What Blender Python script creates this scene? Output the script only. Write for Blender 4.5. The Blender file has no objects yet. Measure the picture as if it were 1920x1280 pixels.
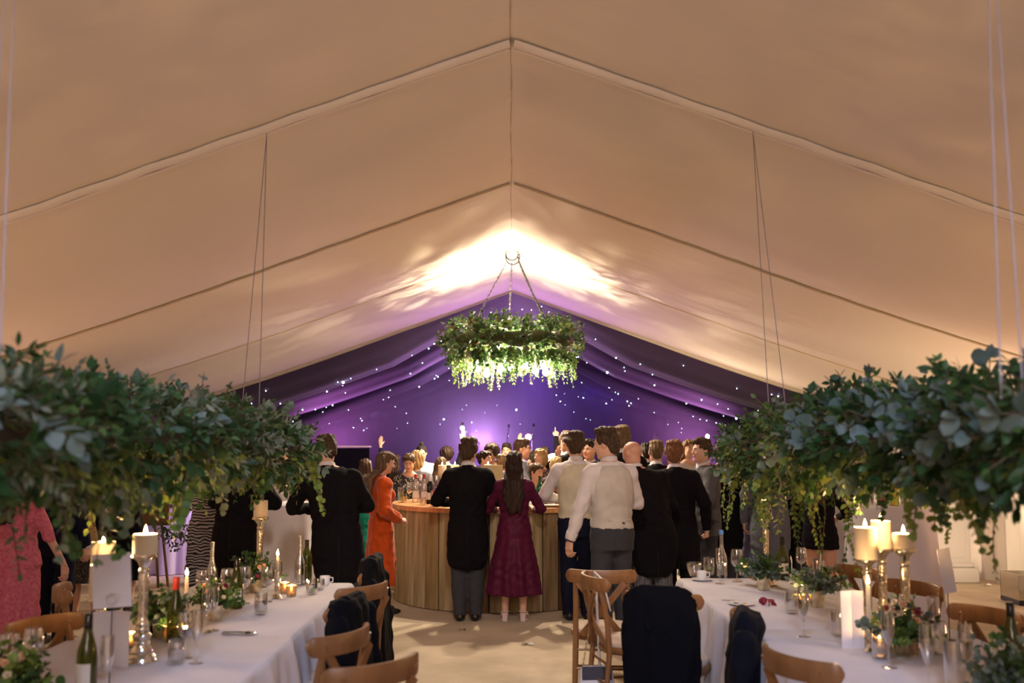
import bpy, bmesh, math, random
import numpy as np
from mathutils import Vector, Matrix, Euler

SC = bpy.context.scene
COL = SC.collection
R = math.radians
rnd = random.Random(7)
rng = np.random.default_rng(11)

# ------------------------------------------------------------------ camera
CAM_H, PITCH, FPX = 1.73, math.atan(190 / 1867), 1867.0
cam_d = bpy.data.cameras.new('camera')
cam = bpy.data.objects.new('camera', cam_d)
COL.objects.link(cam)
cam.location = (0, 0, CAM_H)
cam.rotation_euler = (R(90) + PITCH, 0, 0)
cam_d.sensor_width = 36.0
cam_d.lens = 35.0
cam_d.clip_end = 120
cam_d.dof.use_dof = True
cam_d.dof.focus_distance = 10.0
cam_d.dof.aperture_fstop = 2.0
SC.camera = cam

# ------------------------------------------------------------------ world, exposure, tent lamps
W = bpy.data.worlds.new('world')
SC.world = W
W.use_nodes = True
W.node_tree.nodes['Background'].inputs[0].default_value = (0.02, 0.02, 0.03, 1)
W.node_tree.nodes['Background'].inputs[1].default_value = 1.0
SC.view_settings.view_transform = 'Standard'
SC.view_settings.look = 'None'
SC.view_settings.gamma = 1.0
SC.view_settings.use_curve_mapping = False
SC.view_settings.exposure = 0.08
SC.cycles.max_bounces = 4
SC.cycles.diffuse_bounces = 2
SC.cycles.glossy_bounces = 2
SC.cycles.transmission_bounces = 5
SC.cycles.transparent_max_bounces = 8
SC.cycles.adaptive_threshold = 0.03
SC.cycles.volume_bounces = 0
SC.cycles.caustics_reflective = False
SC.cycles.caustics_refractive = False
SC.cycles.sample_clamp_indirect = 4.0


def lamp(name, kind, loc, energy, color, size=0.1, rot=None, aim=None, spot=None, blend=0.6, parent=None):
    d = bpy.data.lights.new(name, kind)
    d.energy = energy
    d.color = color
    if kind == 'AREA':
        d.size = size
    else:
        d.shadow_soft_size = size
    if kind == 'SPOT':
        d.spot_size = R(spot or 60)
        d.spot_blend = blend
    o = bpy.data.objects.new(name, d)
    COL.objects.link(o)
    o.location = loc
    if rot:
        o.rotation_euler = rot
    if aim is not None:
        v = Vector(aim) - Vector(loc)
        o.rotation_euler = v.to_track_quat('-Z', 'Y').to_euler()
    if parent:
        o.parent = parent
    return o


WARM = (1.0, 0.62, 0.36)
BAY = 3.78
RAFTERS = [6.72 + BAY * k for k in range(-3, 4)]          # -4.6 .. 18.06
Y_END = 18.2
# floor uplighters along both walls, one at the foot of each tent leg: what lights the cream roof lining
for sx in (-1, 1):
    for yy in RAFTERS[:6]:
        if abs(yy - 14.28) < 0.1 and sx < 0:
            continue
        lamp('uplight_lamp', 'SPOT', (sx * 5.72, yy - 1.2, 0.30), 132, (1.0, 0.55, 0.32), 0.10,
             aim=(sx * 3.6, yy - 1.2, 4.2), spot=120, blend=1.0)
# unseen fill lamps added behind the camera to brighten the near end
for yy in (-1.2, -4.2):
    lamp('rear_fill_lamp', 'POINT', (0, yy, 3.0), 130, (1.0, 0.86, 0.84), 0.45)
# warm white beam spots over the bar, then an added fill brightening its front
for sx in (-1, 1):
    lamp('bar_spot_lamp', 'SPOT', (sx * 0.45, 12.1, 4.15), 430, (1.0, 0.82, 0.60), 0.06, aim=(sx * 0.3, 10.4, 0), spot=105, blend=0.7)
lamp('aisle_fill_lamp', 'SPOT', (0, 2.9, 4.25), 520, (1.0, 0.86, 0.74), 0.3, aim=(0, 9.6, 0.6), spot=58, blend=0.9)
# added cool fill spots without fixtures, shining down on the two rows of tables
for sx in (-1, 1):
    for yy in (-1.0, 2.7):
        lamp('table_fill_spot', 'SPOT', (sx * 0.5, yy, 4.0), 430 if yy < 0 else 130, (0.46, 0.62, 1.0), 0.25, aim=(sx * 1.75, yy + (4.9 if yy < 0 else 2.6), 0.7), spot=44, blend=0.9)
# the mirrored uplighter standing beside the pedestal
lamp('uplight_lamp', 'SPOT', (5.62, 11.05, 0.2), 170, (1.0, 0.68, 0.42), 0.08, aim=(5.9, 11.6, 2.6), spot=125, blend=1.0)
lamp('uplight_lamp', 'SPOT', (5.1, 11.5, 0.3), 32, (1.0, 0.74, 0.50), 0.08, aim=(6.0, 13.4, 1.3), spot=115, blend=1.0)  # added wall wash without a fixture, brightens the lining around the pedestal
# dance-floor washes on the star-cloth roof and stage, then two added tint lamps
for (lx, ly, lz, ax, ay, az, e, c, sp) in (
        (-3.0, 29.5, 3.6, -0.8, 22.0, 0.8, 3300, (0.15, 0.045, 1.0), 80),
        (2.6, 29.5, 3.6, 0.8, 22.0, 0.8, 3300, (0.13, 0.04, 1.0), 80),
        (-0.9, 30.4, 1.7, -1.0, 20.0, 1.9, 2000, (0.72, 0.34, 1.0), 60),
        (0.6, 25.0, 4.0, 0.2, 27.5, 0.5, 1300, (0.34, 0.12, 1.0), 100),
        (-4.9, 25.2, 0.9, -3.4, 23.4, 3.2, 1000, (0.75, 0.2, 0.85), 80),
        (4.9, 25.2, 0.9, 3.4, 23.4, 3.2, 1000, (0.75, 0.24, 0.8), 80),
        (-3.5, 12.9, 2.3, -4.5, 13.8, 0.4, 170, (0.36, 0.14, 1.0), 60),  # added spot inside the cream tent, colours the glass table violet
        (0.0, 18.9, 1.9, 0.0, 16.0, 4.2, 240, (0.45, 0.16, 1.0), 100)):  # added lamp tinting the far cream lining purple, in place of stage spill
    lamp('purple_wash', 'SPOT', (lx, ly, lz), e, c, 0.5, aim=(ax, ay, az), spot=sp, blend=0.9)


# ------------------------------------------------------------------ helpers
def ray(px, py):
    dx, dz = (px - 960) / FPX, (640 - py) / FPX
    c, s = math.cos(PITCH), math.sin(PITCH)
    return (dx, c - dz * s, s + dz * c)


def at(px, py, Y):
    d = ray(px, py)
    k = Y / d[1]
    return (d[0] * k, Y, CAM_H + d[2] * k)


def on(px, py, z=0.0):
    d = ray(px, py)
    k = (z - CAM_H) / d[2]
    return (d[0] * k, d[1] * k, z)


def link(o, parent=None, label=None, cat=None, group=None, kind=None):
    COL.objects.link(o)
    if parent is not None:
        o.parent = parent
    tag(o, label, cat, group, kind)
    return o


def tag(o, label=None, cat=None, group=None, kind=None):
    if label:
        o['label'] = label
    if cat:
        o['category'] = cat
    if group:
        o['group'] = group
    if kind:
        o['kind'] = kind
    return o


def thing(name, loc, label, cat, group=None, rz=0.0):
    o = bpy.data.objects.new(name, None)
    o.empty_display_size = 0.1
    o.location = loc
    o.rotation_euler = (0, 0, rz)
    return link(o, None, label, cat, group)


def mesh_np(name, V, F, mats, midx=None, smooth=True):
    """V (n,3), F list/array of faces (all same size) -> mesh datablock"""
    me = bpy.data.meshes.new(name)
    V = np.asarray(V, np.float32)
    F = np.asarray(F, np.int32)
    n, k = F.shape
    me.vertices.add(len(V))
    me.vertices.foreach_set('co', V.ravel())
    me.loops.add(n * k)
    me.loops.foreach_set('vertex_index', F.ravel())
    me.polygons.add(n)
    me.polygons.foreach_set('loop_start', np.arange(0, n * k, k, dtype=np.int32))
    me.polygons.foreach_set('loop_total', np.full(n, k, np.int32))
    if midx is not None:
        me.polygons.foreach_set('material_index', np.asarray(midx, np.int32))
    me.polygons.foreach_set('use_smooth', np.full(n, smooth))
    for m in (mats if isinstance(mats, (list, tuple)) else [mats]):
        me.materials.append(m)
    me.update(calc_edges=True)
    me.validate()
    return me


def mesh_py(name, V, F, mats, midx=None, smooth=False):
    me = bpy.data.meshes.new(name)
    me.from_pydata([tuple(v) for v in V], [], [tuple(f) for f in F])
    for m in (mats if isinstance(mats, (list, tuple)) else [mats]):
        me.materials.append(m)
    if midx is not None:
        me.polygons.foreach_set('material_index', np.asarray(midx, np.int32))
    if smooth:
        me.polygons.foreach_set('use_smooth', np.full(len(F), True))
    me.update()
    return me


def obj(name, me, parent=None, loc=(0, 0, 0), rot=(0, 0, 0), **kw):
    o = bpy.data.objects.new(name, me)
    o.location = loc
    o.rotation_euler = rot
    return link(o, parent, **kw)


class MB:
    """collects geometry for one mesh"""

    def __init__(s):
        s.V, s.F, s.M = [], [], []

    def add(s, V, F, m=0):
        b = len(s.V)
        s.V += [tuple(v) for v in V]
        s.F += [tuple(i + b for i in f) for f in F]
        s.M += [m] * len(F)
        return s

    def box(s, c, d, rot=None, m=0, taper=1.0, bev=0.0):
        x, y, z = d[0] / 2, d[1] / 2, d[2] / 2
        if bev > 0:
            b = min(bev, x * 0.9, y * 0.9, z * 0.9)
            prof = [(x, y - b), (x - b, y), (-x + b, y), (-x, y - b), (-x, -y + b), (-x + b, -y), (x - b, -y), (x, -y + b)]
            Vs, rows = [], [(-z, 1), (-z + b, 0), (z - b, 0), (z, 1)]
            for zz, ins in rows:
                for px, py in prof:
                    kx = (x - b) / x if ins else 1
                    ky = (y - b) / y if ins else 1
                    Vs.append(Vector((px * kx, py * ky, zz)))
            Fs = []
            for r in range(3):
                for i in range(8):
                    j = (i + 1) % 8
                    Fs.append((r * 8 + i, r * 8 + j, r * 8 + 8 + j, r * 8 + 8 + i))
            Fs.append(tuple(range(7, -1, -1)))
            Fs.append(tuple(range(24, 32)))
        else:
            Vs = [Vector((sx * x * (taper if sz > 0 else 1), sy * y * (taper if sz > 0 else 1), sz * z)) for sz in (-1, 1) for sx, sy in ((-1, -1), (1, -1), (1, 1), (-1, 1))]
            Fs = [(3, 2, 1, 0), (4, 5, 6, 7), (0, 1, 5, 4), (1, 2, 6, 5), (2, 3, 7, 6), (3, 0, 4, 7)]
        if rot is not None:
            Mx = rot if isinstance(rot, Matrix) else Euler(rot).to_matrix()
            Vs = [Mx @ v for v in Vs]
        return s.add([(v[0] + c[0], v[1] + c[1], v[2] + c[2]) for v in Vs], Fs, m)

    def tube(s, pts, rad, n=8, m=0, cap=True, flat=None):
        """swept tube along pts; rad number or list; flat=(a,b) gives elliptic section in frame"""
        pts = [Vector(p) for p in pts]
        k = len(pts)
        rads = rad if isinstance(rad, (list, tuple)) else [rad] * k
        Vs, Fs = [], []
        prev = None
        for i, p in enumerate(pts):
            t = (pts[min(i + 1, k - 1)] - pts[max(i - 1, 0)]).normalized()
            if prev is None:
                ref = Vector((0, 0, 1)) if abs(t.z) < 0.9 else Vector((0, 1, 0))
                u = t.cross(ref).normalized()
            else:
                u = (prev - t * prev.dot(t)).normalized()
            prev = u
            w = t.cross(u)
            for j in range(n):
                a = 2 * math.pi * j / n
                if flat:
                    q = u * math.cos(a) * flat[0] + w * math.sin(a) * flat[1]
                else:
                    q = (u * math.cos(a) + w * math.sin(a)) * rads[i]
                Vs.append(p + q)
        for i in range(k - 1):
            for j in range(n):
                jj = (j + 1) % n
                Fs.append((i * n + j, i * n + jj, (i + 1) * n + jj, (i + 1) * n + j))
        if cap:
            Fs.append(tuple(range(n - 1, -1, -1)))
            Fs.append(tuple(range((k - 1) * n, k * n)))
        return s.add(Vs, Fs, m)

    def lathe(s, prof, n=20, c=(0, 0, 0), m=0, mfun=None):
        """prof: list of (r, z)"""
        Vs, Fs, b0 = [], [], len(s.V)
        for r, z in prof:
            for j in range(n):
                a = 2 * math.pi * j / n
                Vs.append((c[0] + r * math.cos(a), c[1] + r * math.sin(a), c[2] + z))
        for i in range(len(prof) - 1):
            if prof[i][0] < 1e-6 and prof[i + 1][0] < 1e-6:
                continue
            for j in range(n):
                jj = (j + 1) % n
                Fs.append((i * n + j, i * n + jj, (i + 1) * n + jj, (i + 1) * n + j))
        return s.add(Vs, Fs, m)

    def mesh(s, name, mats, smooth=False):
        return mesh_py(name, s.V, s.F, mats, s.M, smooth)

    def obj(s, name, mats, parent=None, smooth=False, **kw):
        return obj(name, s.mesh(name, mats, smooth), parent, **kw)


def auto_smooth(o, ang=40):
    me = o.data
    for p in me.polygons:
        p.use_smooth = True
    me.set_sharp_from_angle(angle=R(ang))
    return o


def copy_tree(o, parent=None):
    c = o.copy()
    COL.objects.link(c)
    c.parent = parent
    for ch in o.children:
        copy_tree(ch, c)
    return c


# ------------------------------------------------------------------ materials
MATS = {}


def mat(name, color, rough=0.7, metal=0.0, noise=0.0, nscale=20, bump=0.0, bscale=None, spec=0.5, emit=None, estr=0.0,
        trans=0.0, ior=1.45, sheen=0.0, stretch=None, color2=None, coords='Object', sss=0.0, alpha=1.0, detail=3.0):
    if name in MATS:
        return MATS[name]
    m = bpy.data.materials.new(name)
    m.use_nodes = True
    nt = m.node_tree
    b = nt.nodes['Principled BSDF']
    I = b.inputs
    I['Base Color'].default_value = (*color, 1)
    I['Roughness'].default_value = rough
    I['Metallic'].default_value = metal
    I['Specular IOR Level'].default_value = spec
    I['IOR'].default_value = ior
    I['Alpha'].default_value = alpha
    if trans:
        I['Transmission Weight'].default_value = trans
    if sheen:
        I['Sheen Weight'].default_value = sheen
        I['Sheen Roughness'].default_value = 0.4
    if sss:
        I['Subsurface Weight'].default_value = sss
        I['Subsurface Radius'].default_value = (0.02, 0.008, 0.004)
    if emit:
        I['Emission Color'].default_value = (*emit, 1)
        I['Emission Strength'].default_value = estr
    if noise or bump:
        tc = nt.nodes.new('ShaderNodeTexCoord')
        src = tc.outputs[coords]
        if stretch:
            mp = nt.nodes.new('ShaderNodeMapping')
            mp.inputs['Scale'].default_value = stretch
            nt.links.new(src, mp.inputs['Vector'])
            src = mp.outputs['Vector']
        if noise:
            nz = nt.nodes.new('ShaderNodeTexNoise')
            nz.inputs['Scale'].default_value = nscale
            nz.inputs['Detail'].default_value = detail
            nt.links.new(src, nz.inputs['Vector'])
            cr = nt.nodes.new('ShaderNodeValToRGB')
            c2 = color2 or tuple(max(0, c * (1 - noise)) for c in color)
            c1 = color if color2 else tuple(min(1, c * (1 + noise)) for c in color)
            cr.color_ramp.elements[0].color = (*c2, 1)
            cr.color_ramp.elements[1].color = (*c1, 1)
            cr.color_ramp.elements[0].position = 0.3
            cr.color_ramp.elements[1].position = 0.7
            nt.links.new(nz.outputs['Fac'], cr.inputs['Fac'])
            nt.links.new(cr.outputs['Color'], I['Base Color'])
        if bump:
            nb = nt.nodes.new('ShaderNodeTexNoise')
            nb.inputs['Scale'].default_value = bscale or nscale
            nb.inputs['Detail'].default_value = 4.0
            nt.links.new(src, nb.inputs['Vector'])
            bp = nt.nodes.new('ShaderNodeBump')
            bp.inputs['Strength'].default_value = bump
            bp.inputs['Distance'].default_value = 0.02
            nt.links.new(nb.outputs['Fac'], bp.inputs['Height'])
            nt.links.new(bp.outputs['Normal'], I['Normal'])
    MATS[name] = m
    return m


def leaf_mat(name, color, color2, rough=0.45, transl=0.3):
    """leaf blade: diffuse with a little light passing through; colour varies from leaf to leaf"""
    if name in MATS:
        return MATS[name]
    m = bpy.data.materials.new(name)
    m.use_nodes = True
    nt = m.node_tree
    b = nt.nodes['Principled BSDF']
    out = nt.nodes['Material Output']
    geo = nt.nodes.new('ShaderNodeNewGeometry')
    oi = nt.nodes.new('ShaderNodeObjectInfo')
    ad = nt.nodes.new('ShaderNodeMath')
    ad.operation = 'ADD'
    fr = nt.nodes.new('ShaderNodeMath')
    fr.operation = 'FRACT'
    nt.links.new(geo.outputs['Random Per Island'], ad.inputs[0])
    nt.links.new(oi.outputs['Random'], ad.inputs[1])
    nt.links.new(ad.outputs[0], fr.inputs[0])
    mx = nt.nodes.new('ShaderNodeMix')
    mx.data_type = 'RGBA'
    nt.links.new(fr.outputs[0], mx.inputs[0])
    mx.inputs[6].default_value = (*color, 1)
    mx.inputs[7].default_value = (*color2, 1)
    nt.links.new(mx.outputs[2], b.inputs['Base Color'])
    b.inputs['Roughness'].default_value = rough
    b.inputs['Specular IOR Level'].default_value = 0.35
    tr = nt.nodes.new('ShaderNodeBsdfTranslucent')
    nt.links.new(mx.outputs[2], tr.inputs['Color'])
    ms = nt.nodes.new('ShaderNodeMixShader')
    ms.inputs[0].default_value = transl
    nt.links.new(b.outputs[0], ms.inputs[1])
    nt.links.new(tr.outputs[0], ms.inputs[2])
    nt.links.new(ms.outputs[0], out.inputs['Surface'])
    MATS[name] = m
    return m


def emit_mat(name, color, s):
    if name in MATS:
        return MATS[name]
    m = bpy.data.materials.new(name)
    m.use_nodes = True
    nt = m.node_tree
    nt.nodes.remove(nt.nodes['Principled BSDF'])
    e = nt.nodes.new('ShaderNodeEmission')
    e.inputs[0].default_value = (*color, 1)
    e.inputs[1].default_value = s
    nt.links.new(e.outputs[0], nt.nodes['Material Output'].inputs['Surface'])
    if name != 'bulb_glow':
        m.cycles.emission_sampling = 'NONE'
    MATS[name] = m
    return m


def glass_mat(name, tint=(1, 1, 1), rough=0.0, mixg=0.22):
    """thin drinking glass: mostly lets light straight through, with a reflective skin"""
    if name in MATS:
        return MATS[name]
    m = bpy.data.materials.new(name)
    m.use_nodes = True
    nt = m.node_tree
    nt.nodes.remove(nt.nodes['Principled BSDF'])
    t = nt.nodes.new('ShaderNodeBsdfTransparent')
    t.inputs[0].default_value = (*tint, 1)
    g = nt.nodes.new('ShaderNodeBsdfGlossy')
    g.inputs['Roughness'].default_value = 0.06
    g.inputs['Color'].default_value = (0.95, 0.95, 0.95, 1)
    lw = nt.nodes.new('ShaderNodeLayerWeight')
    lw.inputs[0].default_value = 0.5
    mp = nt.nodes.new('ShaderNodeMapRange')
    mp.inputs['To Min'].default_value = mixg * 0.5
    mp.inputs['To Max'].default_value = 0.9
    nt.links.new(lw.outputs['Facing'], mp.inputs[0])
    ms = nt.nodes.new('ShaderNodeMixShader')
    nt.links.new(mp.outputs[0], ms.inputs[0])
    nt.links.new(t.outputs[0], ms.inputs[1])
    nt.links.new(g.outputs[0], ms.inputs[2])
    nt.links.new(ms.outputs[0], nt.nodes['Material Output'].inputs['Surface'])
    MATS[name] = m
    return m

# ================================================================== the marquee
ZR, SL, XW = 4.53, 0.362, 6.05


def roof_z(x, y=0.0, sag=0.07):
    ax = np.sqrt(np.asarray(x, float) ** 2 + 0.02 ** 2)
    t = ((np.asarray(y, float) - RAFTERS[0]) / BAY) % 1.0
    s = np.sin(np.pi * t) ** 0.8
    edge = np.clip(ax / 1.2, 0, 1) * (1 + 0.35 * np.clip(ax - 2, 0, 3))
    return ZR - SL * ax - sag * s * edge + 0.012 * np.clip(ax - 3.0, 0, 9) ** 2


LINING = mat('lining', (0.80, 0.72, 0.62), 0.92, bump=1.0, bscale=0.8, stretch=(0.5, 3.2, 1.0), spec=0.1)
WALLM = mat('wall_lining', (0.82, 0.75, 0.66), 0.9, bump=0.5, bscale=1.6, stretch=(4, 4, 0.15), spec=0.1)
ROLL = mat('rolled_lining', (0.86, 0.79, 0.70), 0.85, bump=0.35, bscale=14, stretch=(1, 3, 1), spec=0.1)
SEAM = mat('seam_tape', (0.55, 0.45, 0.30), 0.9, spec=0.1)
STARM = mat('star_cloth', (0.034, 0.018, 0.060), 0.75, sheen=0.15, bump=0.35, bscale=2.2, stretch=(0.35, 5, 1))
BLACKDRAPE = mat('dark_drape', (0.035, 0.026, 0.05), 0.9, bump=0.5, bscale=2, stretch=(5, 5, 0.2))
FLOORM = mat('floor_matting', (0.56, 0.46, 0.34), 0.9, noise=0.16, nscale=2.2, bump=0.25, bscale=60, spec=0.15, detail=8)


def grid_obj(name, xs, ys, fz, m, **kw):
    X, Y = np.meshgrid(xs, ys)
    Z = fz(X, Y)
    V = np.stack([X, Y, Z], -1).reshape(-1, 3)
    nx, ny = len(xs), len(ys)
    i = np.arange((ny - 1) * nx).reshape(ny - 1, nx)[:, :-1].ravel()
    F = np.stack([i, i + nx, i + nx + 1, i + 1], 1)
    return obj(name, mesh_np(name, V, F, m), **kw)


xs = np.unique(np.concatenate([np.linspace(-XW, XW, 81), [0.0]]))
ys = np.concatenate([np.linspace(RAFTERS[k], RAFTERS[k + 1], 13)[:-1] for k in range(6)] + [[RAFTERS[6], Y_END]])
ceiling = grid_obj('ceiling', xs, ys, lambda X, Y: roof_z(X, Y), LINING, kind='structure',
                   label='cream fabric roof lining of the marquee sloping from its ridge')
# folded lining rolls under each roof beam and the seam tapes
for k, yy in enumerate(RAFTERS):
    if yy < 2:
        continue
    roll = MB()
    for sx in (-1, 1):
        pts, rr = [], []
        for i in range(25):
            x = sx * (0.02 + 5.9 * i / 24)
            pts.append((x, yy - 0.03 + 0.012 * math.sin(3 * i), float(roof_z(x, yy)) - 0.020))
        roll.tube(pts, 0.03, 8, flat=(0.055 if k == 3 else (0.02 if k == 4 else .010), 0.026 if k == 3 else (0.012 if k == 4 else .006)))
    auto_smooth(roll.obj('lining_roll', ROLL if k == 3 else (SEAM if k != 5 else mat('seam_yellow', (.72, .58, .28), .8)), ceiling))
    if k == 3:
        r2 = MB()
        for sx in (-1, 1):
            r2.tube([(sx * (0.02 + 5.9 * i / 24), yy + 0.05 + 0.01 * math.sin(2.1 * i), float(roof_z(sx * (0.02 + 5.9 * i / 24), yy)) - 0.028) for i in range(25)], 0.012, 6)
        r2.obj('lining_fold', ROLL, ceiling)
sm = MB()
for k in range(60):
    y0, y1 = 2.0 + k * (Y_END - 2.0) / 60, 2.0 + (k + 1) * (Y_END - 2.0) / 60
    z0, z1 = float(roof_z(0, y0)) - 0.004, float(roof_z(0, y1)) - 0.004
    w = 0.003 + 0.0015 * math.sin(k * 2.3)
    o_ = -0.008 + 0.006 * math.sin(k * 0.7)
    sm.add([(o_ - w, y0, z0 - 0.004), (o_ + w, y0, z0 - 0.004), (o_ + w, y1, z1 - 0.004), (o_ - w, y1, z1 - 0.004)], [(0, 1, 2, 3)])
sm.obj('ridge_seam', SEAM, ceiling)
# piped lower edge where the cream lining stops
eg = MB()
for sx in (-1, 1):
    eg.tube([(sx * (0.0 + 6.0 * i / 24), Y_END + 0.01, float(roof_z(sx * 6.0 * i / 24, Y_END)) - 0.012) for i in range(25)], 0.03, 6, flat=(0.012, 0.016))
eg.obj('lining_edge', mat('lining_edge', (0.62, 0.52, 0.38), 0.8), ceiling)

FLOOR_Y0, FLOOR_Y1 = -6.0, 34.0
obj('floor', mesh_py('floor', [(-9, FLOOR_Y0, 0), (9, FLOOR_Y0, 0), (9, FLOOR_Y1, 0), (-9, FLOOR_Y1, 0)], [(0, 1, 2, 3)], FLOORM),
    kind='structure', label='beige matting floor with leaf shadows')


def curtain(name, p0, p1, h0, h1, m, amp=0.035, wl=0.33, label=None, z0=0.0):
    p0, p1 = np.array(p0, float), np.array(p1, float)
    L = np.linalg.norm(p1 - p0)
    n = int(L / 0.055)
    t = np.linspace(0, 1, n)
    nrm = np.array([-(p1 - p0)[1], (p1 - p0)[0]]) / L
    rows = np.linspace(0, 1, 7)
    V = []
    for rz in rows:
        a = amp * (1.0 - 0.55 * rz)
        w = a * (np.sin(2 * np.pi * t * L / wl + 0.8 * np.sin(t * L * 1.7)) + 0.4 * np.sin(2 * np.pi * t * L / (wl * 2.7)))
        P = p0[None] + (p1 - p0)[None] * t[:, None] + nrm[None] * w[:, None]
        hz = h0 + (h1 - h0) * t
        V.append(np.column_stack([P, z0 + (hz - z0) * rz]))
    V = np.concatenate(V)
    i = np.arange(6 * n).reshape(6, n)[:, :-1].ravel()
    F = np.stack([i, i + 1, i + n + 1, i + n], 1)
    return obj(name, mesh_np(name, V, F, m), kind='structure', label=label)


ze = float(roof_z(XW, RAFTERS[3]))
curtain('wall_right', (XW, -5.0), (XW, Y_END), ze, ze, WALLM, label='cream draped wall lining on the side with the white pedestal')
curtain('wall_left', (-XW, -5.0), (-XW, 11.6), ze, ze, WALLM, label='cream draped wall lining beside the left-hand table')
curtain('wall_left_dark', (-XW, 11.6), (-XW, Y_END), ze, ze, BLACKDRAPE, label='dark draped wall lining behind the standing guests')
# wall behind the camera
obj('wall_back', mesh_py('wall_back', [(-XW, -4.9, 0), (XW, -4.9, 0), (XW, -4.9, 2.4), (0, -4.9, 4.6), (-XW, -4.9, 2.4)], [(0, 1, 2, 3, 4)], WALLM),
    kind='structure', label='cream end wall behind the viewer')

# ------------------------------------------------------------------ star-cloth dance tent behind
Y_BACK = 32.0


def star_z(X, Y):
    t = ((Y - Y_END) / 3.3) % 1.0
    ax = np.sqrt(X ** 2 + 0.02)
    s = np.sin(np.pi * t) ** 0.9
    return ZR + 0.10 - 0.362 * ax - 0.50 * s * np.clip(ax / 2.4, 0, 1) + 0.02 * np.clip(ax - 3.2, 0, 9) ** 2 + 0.015 * np.sin(9 * Y) * np.clip(ax / 3, 0, 1)


ys2 = np.linspace(Y_END + 0.02, Y_BACK, 100)
star_roof = grid_obj('ceiling_star', np.linspace(-6.6, 6.6, 67), ys2, star_z, STARM, kind='structure',
                     label='dark star cloth roof sagging over the dance floor')
curtain('wall_far', (-6.6, Y_BACK), (6.6, Y_BACK), 4.4, 4.4, STARM, amp=0.03, wl=0.6, label='dark star cloth wall behind the stage')
curtain('wall_star_left', (-6.5, Y_END), (-6.5, Y_BACK), 2.75, 2.75, STARM, amp=0.06, wl=0.5, label='dark star cloth side wall at the left of the dance floor')
curtain('wall_star_right', (6.5, Y_END), (6.5, Y_BACK), 2.75, 2.75, STARM, amp=0.06, wl=0.5, label='dark star cloth side wall at the right of the dance floor')
# gable strip closing the gap between the two roofs
star_me = {}
for nm, r_, e_ in (('s', 0.008, 18.0), ('m', 0.011, 32.0), ('l', 0.019, 90.0)):
    bm = bmesh.new()
    bmesh.ops.create_icosphere(bm, subdivisions=1, radius=r_)
    me = bpy.data.meshes.new('star_light')
    bm.to_mesh(me)
    bm.free()
    me.materials.append(emit_mat('star_' + nm, (0.60, 0.76, 1.0), e_))
    star_me[nm] = me
srng = random.Random(5)
for i in range(270):
    k = srng.random()
    me = star_me['l' if k < 0.035 else ('m' if k < 0.3 else 's')]
    if i < 215:
        x, y = srng.uniform(-6.2, 6.2), srng.uniform(Y_END + 0.5, Y_BACK - 0.5)
        z = float(star_z(np.array(x), np.array(y))) - 0.02
    else:
        x, y, z = srng.uniform(-5.8, 5.8), Y_BACK - 0.14, srng.uniform(1.9, 3.4)
    obj('star_light', me, star_roof, loc=(x, y, z))

# haze hanging over the dance floor
hz = bpy.data.materials.new('stage_haze')
hz.use_nodes = True
nt = hz.node_tree
nt.nodes.remove(nt.nodes['Principled BSDF'])
vs = nt.nodes.new('ShaderNodeVolumeScatter')
vs.inputs['Color'].default_value = (0.95, 0.93, 1.0, 1)
vs.inputs['Density'].default_value = 0.055
vs.inputs['Anisotropy'].default_value = 0.35
nt.links.new(vs.outputs[0], nt.nodes['Material Output'].inputs['Volume'])
hv = [(x_, y_, z_) for y_ in (23.0, Y_BACK - .3) for x_, z_ in ((-6.2, .04), (6.2, .04), (6.2, 1.75), (0, 4.1), (-6.2, 1.75))]
haze = MB().add(hv, [(0, 1, 2, 3, 4), (9, 8, 7, 6, 5), (5, 6, 1, 0), (6, 7, 2, 1), (7, 8, 3, 2), (8, 9, 4, 3), (9, 5, 0, 4)]).obj('haze', hz, kind='stuff',
        label='purple lit stage smoke hanging over the dance floor')

# ================================================================== foliage
def leaf_template(kind):
    if kind == 'round':
        st = [(0.0, 0.03), (0.18, 0.36), (0.5, 0.5), (0.8, 0.38), (1.0, 0.05)]
    elif kind == 'ovate':
        st = [(0.0, 0.02), (0.22, 0.24), (0.48, 0.30), (0.78, 0.17), (1.0, 0.0)]
    else:
        st = [(0.0, 0.015), (0.25, 0.10), (0.5, 0.125), (0.78, 0.085), (1.0, 0.0)]
    V, F = [], []
    for t, w in st:
        zc = -0.16 * t * t
        V += [(-w, t, zc + 0.22 * w), (0, t, zc), (w, t, zc + 0.22 * w)]
    for i in range(len(st) - 1):
        a = i * 3
        F += [(a, a + 1, a + 4), (a, a + 4, a + 3), (a + 1, a + 2, a + 5), (a + 1, a + 5, a + 4)]
    return np.array(V, np.float32), np.array(F, np.int32)


LT = {k: leaf_template(k) for k in ('round', 'ovate', 'narrow')}
LM = {
    'dark': leaf_mat('leaf_dark', (0.016, 0.050, 0.016), (0.04, 0.10, 0.030)),
    'mid': leaf_mat('leaf_mid', (0.04, 0.10, 0.026), (0.085, 0.17, 0.045)),
    'grey': leaf_mat('leaf_grey', (0.09, 0.145, 0.125), (0.20, 0.27, 0.25), rough=0.6),
    'olive': leaf_mat('leaf_olive', (0.09, 0.13, 0.07), (0.24, 0.27, 0.20), rough=0.55),
    'yellow': leaf_mat('leaf_yellow', (0.22, 0.25, 0.05), (0.13, 0.22, 0.05)),
    'brown': leaf_mat('leaf_brown', (0.16, 0.08, 0.04), (0.25, 0.13, 0.06)),
    'bright': leaf_mat('leaf_bright', (0.13, 0.24, 0.05), (0.22, 0.34, 0.09)),
}
STEM = mat('stem', (0.10, 0.07, 0.035), 0.8)


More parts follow.
